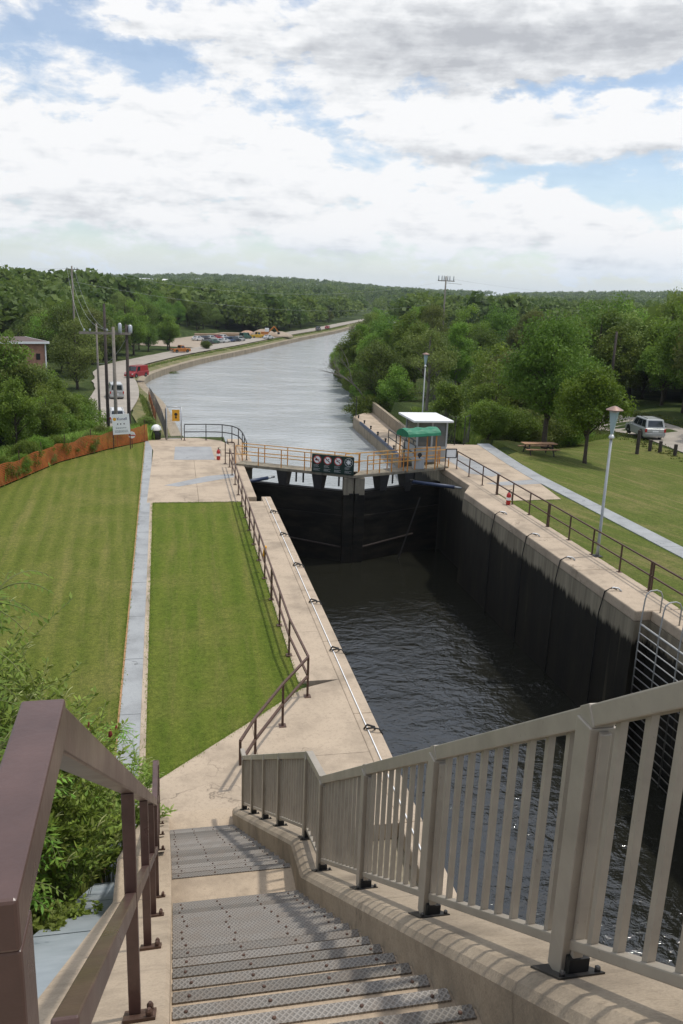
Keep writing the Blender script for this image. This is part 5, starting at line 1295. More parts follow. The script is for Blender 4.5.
# ------------------------------------------------------------------ trees
def rand_dirs(n):
    v = RNG.normal(size=(n, 3)); return v/np.linalg.norm(v, axis=1)[:, None]
def leaf_quads(C, size, up=.35, aspect=.55, dirs=None):
    """diamond leaf faces at points C; returns V, F"""
    n = len(C); size = np.broadcast_to(size, (n,))[:, None]
    a = rand_dirs(n) if dirs is None else dirs
    nrm = rand_dirs(n); nrm[:, 2] = np.abs(nrm[:, 2]) + up
    b = np.cross(a, nrm); b /= np.linalg.norm(b, axis=1)[:, None] + 1e-9
    a = a*size; b = b*size*aspect
    V = np.stack([C-a*.5, C+b*.5-a*.05, C+a*.5, C-b*.5-a*.05], 1).reshape(-1, 3)
    return V, np.arange(n*4, dtype=np.int32).reshape(n, 4)
def tree_proto(seed, Ht, cr, cb, nclump, per, leaf, lmat, bmat='bark', shape=0., open_=0.):
    """tapered trunk with limbs to every clump; crown = leaf faces spread through clump volumes"""
    rg = np.random.default_rng(seed); ch = Ht-cb
    tr = MB(); lean = rg.normal(0, .02, 2); r0 = .021*Ht
    tp = [(lean[0]*z + .05*math.sin(z*.9+seed), lean[1]*z + .05*math.cos(z*.8), z) for z in np.linspace(-.3, Ht*.86, 9)]
    tr.tube(tp, [r0*(1.3 if k == 0 else 1)*(1-.1*k) for k in range(9)], 8)
    cs = []; tries = 0
    while len(cs) < nclump and tries < 5000:
        tries += 1
        p = rg.uniform(-1, 1, 3); q = np.linalg.norm(p)
        if q > 1 or (q < .45 and rg.random() < .7): continue
        zf = (p[2]+1)/2; wid = (1 - shape*zf**1.5) * (.55+.45*min(1, zf*3.2))
        c = np.array([p[0]*cr*wid, p[1]*cr*wid, cb + ch*(.06+.88*zf)]); c[:2] *= 1+rg.normal(0, .10)
        if rg.random() < open_ and zf < .5: continue
        cs.append(c)
    P = []; T = []; cs = np.array(cs)
    for c in cs:
        h0 = max(cb*.75, c[2] - .55*np.hypot(c[0], c[1]) - rg.uniform(.2, .9)); h0 = min(h0, Ht*.8)
        k = h0/(Ht*.86); base = np.array([lean[0]*h0, lean[1]*h0, h0]); mid = (base+c)/2 + np.array([0, 0, .12*np.hypot(c[0], c[1])])
        rr = max(.012, r0*.42*(1-k*.75)); tr.tube([base, mid, c], [rr, rr*.6, rr*.2], 5)
        sc = rg.uniform(.75, 1.25); s = np.array([cr*.27, cr*.27, cr*.20])*sc
        n = int(per*sc)
        d = rg.normal(size=(n, 3)); d /= np.linalg.norm(d, axis=1)[:, None]; rad = rg.random(n)**.45
        pts = c + d*rad[:, None]*s*1.25; pts[:, 2] -= .10*np.hypot(pts[:, 0]-c[0], pts[:, 1]-c[1])
        P.append(pts); T.append(np.clip(rg.normal(.5, .2) + rg.normal(0, .16, n), 0, 1))
    P = np.concatenate(P); T = np.concatenate(T)
    V, F = leaf_quads(P, leaf*rg.uniform(.65, 1.3, len(P)))
    cm = npmesh('crown', V, F, lmat, np.repeat(T, 4))
    tm = bpy.data.meshes.new('trunk'); tm.from_pydata(tr.v, [], tr.f); tm.update(); tm.materials.append(MATS[bmat])
    tm.polygons.foreach_set('use_smooth', [True]*len(tm.polygons))
    return tm, cm
def place(name, proto, x, y, s, rot, label, group=None, z=None, sz=None, cat='tree'):
    z = gz(x, y) if z is None else z
    r = empty(name, (x, y, z), label, cat, group); r.rotation_euler = (0, 0, rot); r.scale = (s, s, s*(sz or 1))
    link('trunk', proto[0], r); link('crown', proto[1], r)
    return r
# prototypes, 10 m nominal height
PR = {
 'broad': tree_proto(1, 10, 3.6, 1.6, 46, 210, 0.277, 'leaf_green', shape=.35),
 'broad2': tree_proto(2, 10, 3.2, 1.4, 44, 210, 0.277, 'leaf_green', shape=.5),
 'round': tree_proto(3, 10, 4.2, 1.2, 52, 199, 0.297, 'leaf_dark', shape=.25),
 'tall': tree_proto(4, 10, 2.4, 1.5, 40, 199, 0.251, 'leaf_green', 'bark_grey', shape=.55),
 'pale': tree_proto(5, 10, 3.8, .9, 48, 199, 0.277, 'leaf_pale', shape=.4),
 'dark': tree_proto(6, 10, 3.0, 1.2, 42, 210, 0.277, 'leaf_dark', shape=.5),
 'open': tree_proto(7, 10, 3.0, 2.0, 30, 178, 0.238, 'leaf_pale', 'bark_grey', shape=.3, open_=.5),
 'bush': tree_proto(8, 10, 6.0, .2, 60, 190, .48, 'leaf_green', shape=.3),
 'bushpale': tree_proto(9, 10, 6.0, .2, 60, 190, .48, 'leaf_pale', shape=.3),
}
MAPLE = tree_proto(21, 6.6, 2.35, 1.9, 64, 330, .165, 'leaf_maple', shape=.55)
BIGT = tree_proto(22, 9.6, 3.5, 2.4, 74, 320, .19, 'leaf_dark', shape=.45)
place('lawn_tree', BIGT, 25.6, 53.6, 1.0, .3, 'large dark tree on the east lawn behind the picnic table')
place('lawn_tree', MAPLE, 26.2, 48.6, 1.0, 1.2, 'small bright green maple on the east lawn, right of picnic table')
NTREE = [0]
def zone(n, gen, kinds, label, group, smin, smax, mind=3.0, taken=None):
    taken = [] if taken is None else taken; c = 0; tries = 0
    while c < n and tries < n*400:
        tries += 1
        x, y = gen()
        sl = sdist(np.array([x]), np.array([y]), BL)[0]; sr = -sdist(np.array([x]), np.array([y]), BRK)[0]
        rd = sdist(np.array([x]), np.array([y]), ROAD)[0]; re = abs(sdist(np.array([x]), np.array([y]), ROADE)[0])
        if y > 50 and sl < 6 and sr < 1.0: continue
        if abs(rd) < 5.5 or (y < 135 and re < 4.5): continue
        if bool(lot_mask(np.array([x]), np.array([y]))[0]) : continue
        if any((x-a)**2+(y-b_)**2 < mind*mind for a, b_ in taken): continue
        if any((x-a)**2+(y-b_)**2 < 18**2 for a, b_ in BARNS): continue
        taken.append((x, y)); c += 1; NTREE[0] += 1
        k = kinds[RNG.integers(len(kinds))]
        place('deciduous_tree', PR[k], x, y, RNG.uniform(smin, smax)*(.62+.38*min(1, max(0, (y-45)/32)) if label.startswith('bushy') else 1), RNG.uniform(0, 6.28), label, group, sz=RNG.uniform(.9, 1.15))
    return taken
U = lambda a, b_: float(RNG.uniform(a, b_))
def gen_polar(a0, a1, r0, r1, p=1.0):
    def g():
        az = U(a0, a1); r = r0+(r1-r0)*float(RNG.random())**p
        return r*math.sin(R_(az)), r*math.cos(R_(az))
    return g
RNG = np.random.default_rng(23); random.seed(23)
# left: thicket between the orange fence and the road
def gA():
    while True:
        x, y = U(-32, -4), U(43, 96)
        fd = sdist(np.array([x]), np.array([y]), FN2)[0]
        a = math.degrees(math.atan2(x, y))
        w = math.degrees(math.atan2(2.3, y))
        if fd > 1.7 and a + w < -4.75 and not (-10.2 < a < -6.9 and y > 51): return x, y
tk = zone(56, gA, ['broad', 'broad2', 'bush', 'pale', 'round'], 'bushy green tree in the thicket behind the orange fence', 'trees behind the orange fence', .58, .88, 2.2)
zone(40, gen_polar(-20, -5.2, 112, 330, .8), ['broad', 'round', 'dark', 'broad2', 'pale'], 'green tree on the wooded hillside left of the utility poles', 'trees on the left hillside', .85, 1.25, 6.0)
zone(26, gen_polar(-6, 9, 165, 420, .8), ['broad', 'round', 'dark', 'broad2', 'pale', 'tall'], 'green tree in the wood behind the canal road and parking lot', 'trees behind the parking lot', .9, 1.3, 6.0)
def gLot():
    t = float(RNG.random()); k = t*1.0
    P = resample(ROAD, 4); i = int(RNG.integers(24, len(P)-90)); n = offset_poly(P, U(6.5, 22) if not 226 < P[i][1] < 352 else U(36, 46))[i]
    return float(n[0]), float(n[1])
def gLot2():
    q = offset_poly(resample(ROAD, 4), U(27.5, 70)); i = random.randrange(len(q)); x, y = float(q[i][0]), float(q[i][1])
    return (x, y)
def gLot3():
    while True:
        x, y = gLot2()
        if 240 < y < 372 and math.degrees(math.atan2(x, y)) > -2: return x, y
zone(28, gLot3, ['broad', 'round', 'broad2', 'pale', 'dark'], 'green tree at the back edge of the far parking lot', 'trees at the back of the parking lot', .8, 1.2, 5.0)
zone(14, lambda: (lambda q: q)(gLot()), ['broad', 'round', 'pale'], 'green tree beside the canal road further downstream', 'trees along the far canal road', .7, 1.1, 6.0)
# right bank wood
def gD():
    while True:
        x, y = U(20, 80), U(66, 235)
        if random.random() < .45:
            q = offset_poly(resample(BRK, 3), -U(1.5, 9)); i = random.randrange(len(q)); x, y = float(q[i][0]), float(q[i][1])
            if y > 260 or y < 70: continue
        sr = -sdist(np.array([x]), np.array([y]), BRK)[0]
        if sr > (5.4 if y < 122 else 1.0) and y + .55*(x-20) > 66: return x, y
tk2 = zone(56, gD, ['broad', 'broad2', 'tall', 'round', 'dark', 'open', 'pale'], 'green tree in the wood on the right bank behind the cabin', 'trees on the right bank', .85, 1.3, 3.6)
def gE():
    while True:
        x, y = U(44, 100), U(50, 125)
        if x > 46.5 + .14*(y-50) and math.degrees(math.atan2(x, y)) < 41: return x, y
zone(38, gE, ['broad', 'round', 'broad2', 'pale', 'dark'], 'green tree in the wood beyond the east road', 'trees beyond the east road', 1.1, 1.5, 4.0, tk2)
# individual bushes and trees one can point at
for x, y, s, k, lab in ((22.9, 57.5, .30, 'bush', 'round low bush at the wood edge above the grey path'), (25.8, 59.0, .27, 'bush', 'low bush left of the large lawn tree'), (20.3, 56.5, .22, 'bushpale', 'pale shrub behind the chain link panels'), (29.5, 61.5, .33, 'bush', 'broad bush between the lawn trees and the wood'),
                        (-2.9, 62.0, .17, 'bushpale', 'yellow flowered bush behind the white lettered sign'), (-2.5, 57.0, .11, 'bush', 'low shrub between the orange fence and canal fence'), (-3.1, 70.0, .2, 'bush', 'bush beside the canal fence below the poles'), (-2.9, 134.0, .30, 'bush', 'dark bush beside the white van on the canal bank'), (-.6, 188.0, .38, 'bush', 'round bush on the canal verge past the red van'), (8.8, 240.0, .26, 'bush', 'round bush at the front of the far parked cars'),
                        (24.0, 60.5, .30, 'bush', 'bush right of the round low bush at the wood edge'), (27.6, 60.5, .32, 'bushpale', 'pale bush behind the trunk of the large lawn tree'), (32.5, 63.5, .34, 'bush', 'bush at the right end of the row behind the lawn trees'), (21.6, 60.0, .34, 'bush', 'tall bush behind the chain link panel by the path'),
                        (-5.2, 49.9, .085, 'bush', 'leafy clump hanging over the orange fence left of the white sign'), (-8.2, 43.2, .12, 'bush', 'leafy clump hanging over the left end of the orange fence'), (-7.0, 46.6, .09, 'bushpale', 'pale leafy clump on the left half of the orange fence'), (-6.0, 48.9, .10, 'bush', 'leafy clump over the orange fence, between the vine and white sign'),
                        (-7.7, 72, .36, 'bush', 'bush left of the twin utility poles'), (-8.9, 82, .38, 'bush', 'bush at the foot of the dark brown utility pole'), (-10.0, 91, .42, 'bush', 'bush at the foot of the thin pale pole'), (-11.4, 101, .42, 'bush', 'bush left of the gravel road before the white van'),
                        (-2.0, 60.0, .15, 'bush', 'green bush at the near end of the canal fence'), (-2.3, 66, .17, 'bushpale', 'pale bush by the canal fence left of the wire gate'), (-2.5, 76, .19, 'bush', 'bush at the canal fence between the poles and the water'), (-2.9, 88, .2, 'bush', 'bush at the canal fence below the white van'), (-3.4, 98, .2, 'bushpale', 'pale bush near the short bright orange fence'),
                        (-4.6, 54.5, .13, 'bushpale', 'yellowish weeds growing over the orange fence, right part'), (-7.3, 48.2, .10, 'bush', 'vine clump on the middle of the orange fence')):
    place('bush', PR[k], x, y, s, U(0, 6), lab, cat='bush')
for x, y, q, kk in ((27.5, 68, .75, 'broad'), (30.5, 72, .95, 'pale'), (33.5, 70.5, .9, 'broad2'), (36, 75, 1.0, 'round'), (31.5, 79, 1.05, 'broad'), (38.5, 80, 1.0, 'broad2')):
    place('deciduous_tree', PR[kk], x, y, q, U(0, 6), 'green tree at the front of the wood behind the two lawn trees', 'trees behind the lawn trees')
place('deciduous_tree', PR['round'], 30.5, 124, 1.05, 1.0, 'dark leaning tree at the water edge past the quay tip')
place('deciduous_tree', PR['broad2'], 31.8, 117, 1.0, 2.0, 'leafy tree right behind the far end of the quay wall')
place('deciduous_tree', PR['open'], 30.0, 96, 1.15, 2.0, 'sparse tree with visible stems behind the retaining wall')
place('deciduous_tree', PR['tall'], 28.5, 84, 1.1, .5, 'tall narrow tree behind the cabin lamp post')
PB = resample(BRK, 3); PB = PB[(PB[:, 1] > 119) & (PB[:, 1] < 268)]
for k in range(len(PB)):
    if k % 2 == 0:
        q = offset_poly(PB, -U(.6, 2.4))[k]
        place('bush', PR[('bush', 'bushpale', 'bush')[k % 3]], float(q[0]), float(q[1]), U(.28, .55), U(0, 6), 'bush overhanging the water along the wooded right bank', 'bushes along the right bank', cat='bush')
def gF():
    q = offset_poly(resample(ROAD, 4), U(6, 26)); i = random.randrange(len(q)); return float(q[i][0]), float(q[i][1])
def gF2():
    while True:
        x, y = gF()
        if 158 < y < 246: return x, y
zone(24, gF2, ['broad', 'round', 'broad2', 'dark'], 'leafy tree left of the canal road before the parking lot', 'trees between the road and the hill', .75, 1.1, 4.5)
place('deciduous_tree', PR['round'], -19.6, 91, 1.2, 3.0, 'big tree at the left picture edge in front of the brick building')
place('deciduous_tree', PR['broad'], -17.0, 90, 1.1, 1.0, 'leafy tree hiding the left part of the pinkish brick building')
for k, (x, y, q) in enumerate(((-8.3, 56, .42), (-9.3, 61, .46), (-8.9, 67, .50), (-10.6, 69, .50), (-10.4, 76, .52), (-12.2, 80, .72), (-11.4, 86, .74), (-13.6, 91, .84), (-15.9, 92, .98))):
    place('deciduous_tree', PR[('broad', 'bushpale', 'broad2', 'pale')[k % 4]] if k % 4 != 1 else PR['broad'], x, y, q, U(0, 6), 'low leafy tree below the pinkish brick building', 'low trees below the brick building')
fpv = resample(np.array(FENCE), .8)
for k in range(1, len(fpv)-2):
    if k % 2 == 0 or k % 5 == 0:
        x, y = fpv[k]; place('vine_clump', PR[('bush', 'bushpale')[k % 2]], float(x)-U(.1, .7), float(y)+U(.1, .6), U(.08, .15), U(0, 6), 'leafy clump of weeds growing through the orange fence', 'weed clumps on the orange fence', sz=1.3, cat='weeds')
# bare branch leaning over the canal
dt = MB(); rg = random.Random(5)
def twig(p, d, L, r, lv):
    q = p+d*L; dt.tube([p, p+d*L*.5+Vector((0, 0, L*.04)), q], [r, r*.8, r*.55], 5)
    if lv:
        for _ in range(3 if lv > 1 else 3): twig(p+d*L*rg.uniform(.45, 1), (d+Vector((rg.uniform(-.7, .7), rg.uniform(-.6, .6), rg.uniform(-.25, .6)))).normalized(), L*rg.uniform(.5, .7), r*.55, lv-1)
twig(Vector((29.3, 122, -6.8)), Vector((-.5, .1, .62)).normalized(), 6.0, .13, 3)
tag(build(dt, 'dead_tree', 'bark_grey', origin=(29.3, 122, -6.8)), 'bare dead branches leaning out over the canal from the right bank', 'dead tree')

# far woods: too many crowns to count
def far_woods():
    C = []; Sz = []; T = []
    rg = np.random.default_rng(5)
    def add(n, a0, a1, r0, r1, h0, h1, quads, p=1.0, qs=.6):
        az = np.radians(rg.uniform(a0, a1, n)); r = r0 + (r1-r0)*rg.random(n)**p; x = r*np.sin(az); y = r*np.cos(az)
        sl = sdist(x, y, BL); sr = -sdist(x, y, BRK); rd = sdist(x, y, ROAD)
        ok = ~((sl < 7) & (sr < 3)) & (np.abs(rd) > 7) & ~lot_mask(x, y)
        ok &= ~((az < R_(2.2)) & (az > R_(-3.4)) & (r > 1330) & (r < 1540)) & ~((az < R_(9.5)) & (az > R_(4)) & (r > 1750) & (r < 1900))
        ok &= ~((np.hypot(x-xw, y-yw) < 22) | ((np.abs(az-R_(17)) < R_(1.2)) & (r > 395) & (r < 421)))
        x, y, r = x[ok], y[ok], r[ok]; z = hfun(x, y); h = rg.uniform(h0, h1, len(x)); cr = h*rg.uniform(.34, .62, len(x))
        d = rg.normal(size=(len(x), quads, 3)); d /= np.linalg.norm(d, axis=2)[..., None]; d[..., 2] = np.where(d[..., 2] < -.5, -d[..., 2], d[..., 2])
        rad = rg.uniform(.6, 1.05, (len(x), quads, 1))
        P = d*rad*np.stack([cr, cr, h*.48], 1)[:, None, :] + np.stack([x, y, z+h*.52], 1)[:, None, :]
        C.append(P.reshape(-1, 3)); Sz.append(np.repeat(cr*qs, quads)*rg.uniform(.7, 1.3, len(x)*quads))
        T.append(np.clip(np.repeat(rg.normal(.5, .36, len(x)), quads) + rg.normal(0, .1, len(x)*quads), 0, 1))
    add(1150, -22, 46, 330, 560, 8, 16, 190, .9, .34); add(170, -22, -4, 190, 330, 8, 13, 260, 1.0, .28); add(60, 1, 9, 330, 420, 8, 14, 230, 1.0, .3); add(2000, -24, 48, 560, 1200, 8, 17, 110, 1.0, .36); add(3600, -24, 48, 1150, 2300, 8, 17, 52, 1.0, .42); add(3600, -26, 50, 2200, 3300, 9, 18, 36, 1.0, .46)
    add(420, 33, 50, 120, 330, 10, 14, 130); add(260, -32, -18, 110, 330, 8, 12, 120)
    C_ = np.concatenate(C); V, F = leaf_quads(C_, np.concatenate(Sz), up=.5, aspect=.8)
    o = link('far_woods', npmesh('far_woods', V, F, 'leaf_far', np.repeat(np.concatenate(T), 4)))
    o['kind'] = 'stuff'; o['label'] = 'distant mixed woods covering the plain and hills'; o['category'] = 'woods'
far_woods()
for nm, a0, a1, r0, r1 in (('field', -3.3, 2.1, 1345, 1530), ('field_far', 4.2, 9.3, 1760, 1890)):
    m = MB(); A = np.linspace(a0, a1, 12); Rr = np.linspace(r0, r1, 5)
    pt_ = lambda a, r: (r*math.sin(R_(a)), r*math.cos(R_(a)), gz(r*math.sin(R_(a)), r*math.cos(R_(a)))+.6)
    for i in range(11):
        for k in range(4): m.face([pt_(A[i], Rr[k]), pt_(A[i+1], Rr[k]), pt_(A[i+1], Rr[k+1]), pt_(A[i], Rr[k+1])])
    struct(m, nm, 'verge_grass')

# ------------------------------------------------------------------ ground cover and rough weeds
def weeds(name, n, gen, h, mat, label, leafw=.07, blades=5, jit=.12):
    P = np.array([gen() for _ in range(n)]); z = hfun(P[:, 0], P[:, 1]) + (.05 if name == 'grass_edge' else 0)
    C = np.repeat(np.column_stack([P, z]), blades, 0); k = len(C)
    d = rand_dirs(k)*np.array([.55, .55, 0])+np.array([0, 0, 1.]); L = h*RNG.uniform(.5, 1.2, k)
    d = d/np.linalg.norm(d, axis=1)[:, None]
    C = C + np.column_stack([RNG.normal(0, jit, k), RNG.normal(0, jit, k), L*.45])
    V, F = leaf_quads(C, L, aspect=leafw/h, dirs=d)
    o = link(name, npmesh(name, V, F, mat, np.repeat(RNG.random(k), 4))); o['kind'] = 'stuff'; o['label'] = label; o['category'] = 'weeds'
def gw1():
    while True:
        x, y = U(-13, -1.2), U(38, 75)
        fd = sdist(np.array([x]), np.array([y]), FN2)[0]
        if .25 < fd < 12: return x, y
weeds('rough_weeds', 7000, gw1, .9, 'leaf_weed', 'rough green weeds behind the orange fence', .14, 8)
def gw2():
    while True:
        x, y = U(18.5, 38), U(54, 74)
        if y > 56.5 + .55*(x-20): return x, y
weeds('rough_grass', 5200, gw2, .32, 'leaf_weed', 'rough grass at the edge of the wood on the right', .07, 8)
def gw3():
    while True:
        x, y = U(16.5, 34), U(52, 100)
        sr = -sdist(np.array([x]), np.array([y]), BRK)[0]
        if sr > 4.8 and x < 30 and y > 58 + 1.1*(x-17): return x, y
weeds('bank_undergrowth', 6000, gw3, 1.1, 'leaf_weed', 'undergrowth between the quay wall and the wood', .2, 6)
def gw4():
    P = weeds.P; i = int(RNG.integers(0, len(P))); return float(P[i][0]+U(-.4, .4)), float(P[i][1]+U(-.4, .4))
weeds.P = offset_poly(resample(bl, 1.0), 3.2)[:420]
weeds('verge_grass', 4200, gw4, .45, 'leaf_pale', 'dry grass on the canal verge', .12, 5)
def gw5():
    P = resample(ROADE, 1.0); s = random.choice((-1, 1)); i = int(RNG.integers(25, len(P))); q = offset_poly(P, s*U(3.3, 5.5))[i]; return float(q[0]), float(q[1])
weeds('road_edge_grass', 2200, gw5, .2, 'leaf_pale', 'dry grass along the edges of the east road', .1, 5)

# ------------------------------------------------------------------ plants on the bank left of the stairs
def bez(p0, p1, p2, n):
    return [p0*(1-t)**2 + p1*2*t*(1-t) + p2*t*t for t in [k/(n-1) for k in range(n)]]
def sumac(x, y, h, label, seed, nst=3, cones=1, reach=.55, leaflen=.46):
    rg = random.Random(seed); z = gz(x, y); r = empty('sumac_shrub', (x, y, z), label, 'shrub')
    stem = MB(); C = []; D = []; Sx = []; T = []; rac = MB(); cone = []
    for s in range(nst):
        a = rg.uniform(0, 2*PI); top = Vector((x+reach*math.cos(a)*rg.uniform(.3, 1), y+reach*math.sin(a)*rg.uniform(.3, 1), z+h*rg.uniform(.78, 1)))
        pts = bez(Vector((x, y, z-.1)), Vector((x, y, z+h*.6)), top, 6); stem.tube(pts, [.028-.003*k for k in range(6)], 6)
        for k in range(rg.randint(19, 24)):
            t = rg.uniform(.2, 1) if k > 5 else 1.0
            b0 = pts[-1] if t == 1 else Vector(pts[min(4, int(t*5))]).lerp(pts[min(4, int(t*5))+1], t*5-min(4, int(t*5)))
            ph = rg.uniform(0, 2*PI); o = Vector((math.cos(ph), math.sin(ph), 0)); L = leaflen*rg.uniform(.75, 1.2)
            rp = bez(b0, b0+o*L*.5+Vector((0, 0, L*rg.uniform(.25, .55))), b0+o*L*rg.uniform(.85, 1.05)+Vector((0, 0, L*rg.uniform(-.3, .25))), 9)
            rac.tube(rp, [.006-.0004*q for q in range(9)], 4); tint = rg.random()
            for q in range(1, 9):
                tg = (rp[q]-rp[q-1]).normalized(); sd = tg.cross(Vector((0, 0, 1))).normalized(); w = L*.24*(1-abs(q-4.2)/8)
                for sgn in (-1, 1):
                    dd = (sd*sgn + tg*.35 + Vector((0, 0, -.22+rg.uniform(-.12, .12)))).normalized()
                    C.append(rp[q]+dd*w*.5); D.append(dd); Sx.append(w); T.append(min(1, max(0, tint*.7+rg.uniform(0, .3))))
            C.append(rp[8]+(rp[8]-rp[7]).normalized()*L*.06); D.append((rp[8]-rp[7]).normalized()); Sx.append(L*.15); T.append(tint)
        if s < cones: cone.append(MB().lathe([(.008, 0), (.03, .03), (.034, .07), (.022, .13), (.004, .18)], tuple(top), 8))
    C = np.array(C); D = np.array(D); V, F = leaf_quads(C, np.array(Sx), up=1.2, aspect=.30, dirs=D)
    build(stem, 'stem', 'weed_stem', r); build(rac, 'leaf_stalks', 'weed_stem', r)
    off = np.array([x, y, z]); link('foliage', npmesh('foliage', V-off, F, 'leaf_sumac', np.repeat(T, 4)), r)
    for c_ in cone: build(c_, 'seed_cone', 'sumac_cone', r)
def weedy(name, x, y, h, label, seed, nst=26, spread=.5, leaf=.085, mat='leaf_weed', tips=True, dens=34, aspect=.24, droop=.12, side=3):
    rg = random.Random(seed); z = gz(x, y); r = empty(name, (x, y, z), label, 'shrub')
    stem = MB(); C = []; D = []; Sx = []; T = []; tip = MB()
    def leaves(pts, n, t0, tint):
        m_ = len(pts)-1
        for k in range(n):
            t = t0+(1-t0)*(k+rg.random())/n; i = min(m_-1, int(t*m_)); q = Vector(pts[i]).lerp(pts[i+1], t*m_-i)
            ax = (pts[i+1]-pts[i]).normalized(); ph = rg.uniform(0, 2*PI); d = (Vector((math.cos(ph), math.sin(ph), rg.uniform(-.3, .5)-droop)) + ax*.55).normalized(); L = leaf*rg.uniform(.55, 1.3)
            C.append(q+d*L*.5); D.append(d); Sx.append(L); T.append(min(1, max(0, .55*tint+rg.uniform(0, .45))))
    for s in range(nst):
        a = rg.uniform(0, 2*PI); rr = spread*math.sqrt(rg.random()); hh = h*rg.uniform(.55, 1.05)*(1-.25*rr/spread)
        p0 = Vector((x+.2*rr*math.cos(a), y+.2*rr*math.sin(a), z-.05)); p2 = Vector((x+rr*math.cos(a), y+rr*math.sin(a), z+hh))
        bow = Vector((rg.uniform(-.15, .15), rg.uniform(-.15, .15), hh*.12))
        pts = bez(p0, p0.lerp(p2, .55)+bow, p2, 8); stem.tube(pts, [.006-.0006*k for k in range(8)], 4); tint = rg.random()
        leaves(pts, dens, .35, tint)
        ends = [p2]
        for e in range(side):
            b0 = pts[rg.randint(3, 6)]; ph = rg.uniform(0, 2*PI); L = h*rg.uniform(.10, .2)
            e2 = b0+Vector((math.cos(ph)*L, math.sin(ph)*L, L*rg.uniform(.5, 1.3))); sp_ = bez(b0, b0.lerp(e2, .5)+Vector((0, 0, L*.15)), e2, 5); stem.tube(sp_, [.0035]*5, 3)
            leaves(sp_, int(dens*.55), .1, tint); ends.append(e2)
        if tips and rg.random() < .6:
            for q in ends[:3]:
                for e in range(rg.randint(1, 3)):
                    ph = rg.uniform(-.9, .9); o = Vector((math.cos(ph), math.sin(ph), 0)); L = rg.uniform(.07, .17); b0 = q+Vector((0, 0, -rg.uniform(0, .08)))
                    tip.tube(bez(b0, b0+Vector((0, 0, L*.7))+o*L*.2, b0+o*L*.8+Vector((0, 0, L*.75)), 6), [.003, .005, .005, .005, .004, .002], 4)
    V, F = leaf_quads(np.array(C), np.array(Sx), up=.6, aspect=aspect, dirs=np.array(D))
    build(stem, 'stems', 'weed_stem', r); off = np.array([x, y, z]); link('foliage', npmesh('foliage', V-off, F, mat, np.repeat(T, 4)), r)
    if tip.v: build(tip, 'seed_tips', 'weed_tip', r)['kind'] = 'stuff'
W_ = [('tall_weed', -1.75, 8.2, 3.6, 'leafy weed clump with pale seed tips just beyond the near rail corner', 1), ('tall_weed', -2.2, 8.4, 4.0, 'tall weed clump with pale tips, second from the rail corner', 2),
      ('tall_weed', -2.0, 7.4, 3.3, 'weed clump left of the rail corner at mid bank', 3), ('tall_weed', -1.5, 10.0, 3.0, 'weed clump nearest the lower end of the blue grey slabs', 4),
      ('tall_weed', -2.6, 9.2, 4.2, 'weed clump behind the feathery shrub', 5), ('tall_weed', -.95, 12.6, 2.2, 'spray of pale seeded weed rising by the foot of the path', 6), ('tall_weed', -1.2, 11.9, 2.3, 'weed clump with pale pods beside the lower handrail', 7)]
for n_, x, y, h_, lab, sd in W_: weedy(n_, x, y, h_, lab, sd, 46, .62, .12, dens=34, aspect=.28)
weedy('leafy_shrub', -1.65, 9.4, 3.0, 'dense leafy shrub in front of the lower lawn path', 61, 60, .75, .11, 'leaf_weed', True, 40, .42, .1, 4)
weedy('leafy_shrub', -2.9, 10.4, 4.0, 'dense leafy shrub farthest left against the lawn', 62, 60, .9, .11, 'leaf_weed', True, 40, .42, .1, 4)
weedy('leafy_shrub', -2.0, 10.6, 3.3, 'dense leafy shrub between the other shrubs and the lawn', 63, 60, .8, .11, 'leaf_weed', True, 40, .42, .1, 4)
weedy('juniper_shrub', -1.75, 7.8, 3.7, 'feathery dark green evergreen shrub left of the weeds', 31, 56, .7, .085, 'leaf_juniper', False, 60, .34, -.25, 5)
weedy('juniper_shrub', -1.5, 8.6, 3.3, 'feathery evergreen shrub between the weeds and the path', 32, 56, .7, .085, 'leaf_juniper', False, 60, .34, -.25, 5)
weedy('juniper_shrub', -2.2, 7.9, 4.1, 'feathery evergreen shrub at the left picture edge', 33, 56, .7, .085, 'leaf_juniper', False, 60, .34, -.25, 5)
sumac(-1.6, 8.0, 2.3, 'bright green sumac under the near handrail', 41, 4, 0, .6, .6)
sumac(-1.75, 7.3, 2.3, 'bright sumac behind the handrail, lower on the bank', 42, 4, 0, .5, .55)
sumac(-1.25, 12.4, 2.9, 'sumac with dark red seed cones at the foot of the path', 43, 3, 3, .3, .4)
sumac(-1.45, 6.2, 3.5, 'tall sumac reaching in from the left picture edge', 44, 3, 1, .35, .5)
sumac(-2.0, 5.7, 1.7, 'low sumac at the left below the handrail', 45, 4, 0, .6, .55)
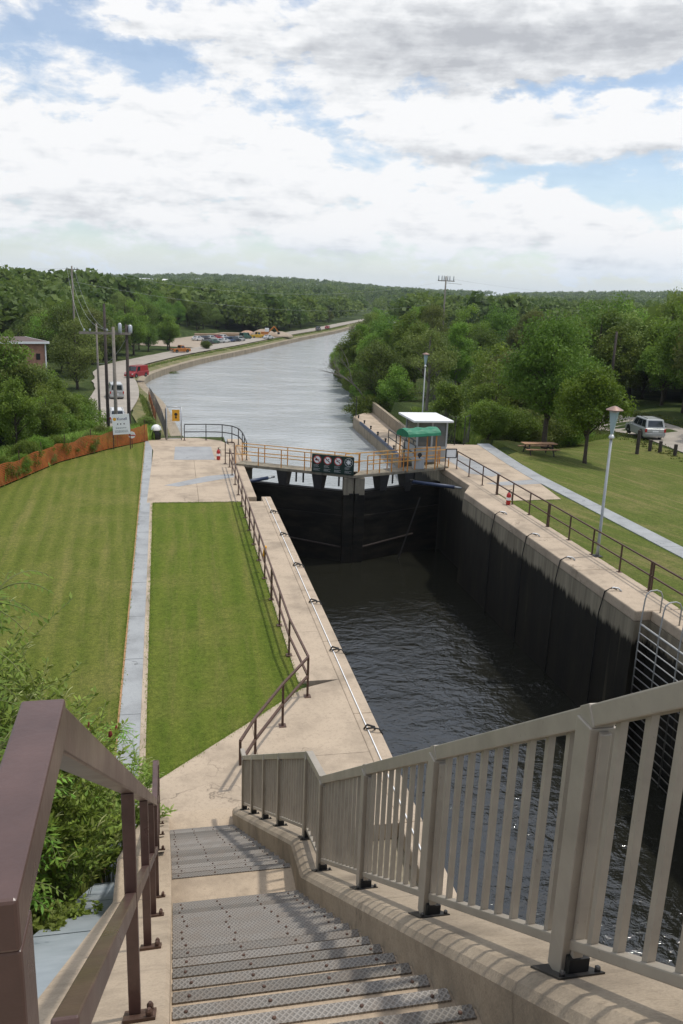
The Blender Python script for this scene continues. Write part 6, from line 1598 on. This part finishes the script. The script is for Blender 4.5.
sumac(-1.9, 9.8, 2.0, 'sumac among the pale tipped weeds', 46, 3, 1, .5, .45)
weedy('creeping_vine', -1.45, 6.9, .5, 'low creeping weed growing over the grey slab', 51, 30, .5, .06, 'leaf_weed', False, 26, .5)
weedy('creeping_vine', -1.25, 7.7, .5, 'low reddish weed across the slab joint', 52, 30, .45, .06, 'leaf_weed', False, 26, .5)
def edge_gen(segs):
    L = [math.hypot(b_[0]-a[0], b_[1]-a[1]) for a, b_ in segs]
    def g():
        a, b_ = random.choices(segs, L)[0]; t = random.random(); w = random.gauss(0, .035)
        return a[0]+(b_[0]-a[0])*t+w, a[1]+(b_[1]-a[1])*t+random.gauss(0, .035)
    return g
exl = lambda y: ex(y)[0]-.05
SEG = [((exl(12), 12), (exl(53), 53)), ((ex(15)[1]+.13, 15), (ex(37)[1]+.12, 37.6)), ((-.3, 15.1), (2.94, 18.45)), ((2.94, 18.45), (2.92, 37.65)), ((2.9, 37.65), (-1.1, 37.65)),
       ((16.12, 14), (16.12, 37)), ((19.48, 12), (19.48, 37)), ((20.42, 12), (20.42, 44)), ((20.45, 44), (21.2, 52)), ((16.2, 37.05), (19, 37.2))]
weeds('grass_edge', 9000, edge_gen(SEG), .055, 'leaf_weed', 'ragged grass growing over the edges of paths and paving', .014, 3, .03)
def gw6():
    return U(-7, -1.6), U(1.5, 12.0)
weeds('bank_weeds', 5000, gw6, .7, 'leaf_weed', 'mixed low weeds covering the bank beside the stairs', .07, 7)
m, nt, b = new_mat('haze')
nt.nodes.remove(b); pv = N(nt, 'ShaderNodeVolumePrincipled'); pv.inputs['Color'].default_value = (.82, .9, 1, 1); pv.inputs['Density'].default_value = .00009
nt.links.new(pv.outputs[0], nt.nodes['Material Output'].inputs['Volume'])
hb = MB(); hb.box(-3400, 3500, -80, 4800, -14, 130); hz_ = build(hb, 'haze', 'haze'); hz_['kind'] = 'stuff'; hz_['label'] = 'thin summer haze in the air over the valley'; hz_['category'] = 'haze'
print('trees', NTREE[0], 'objects', len(bpy.data.objects))
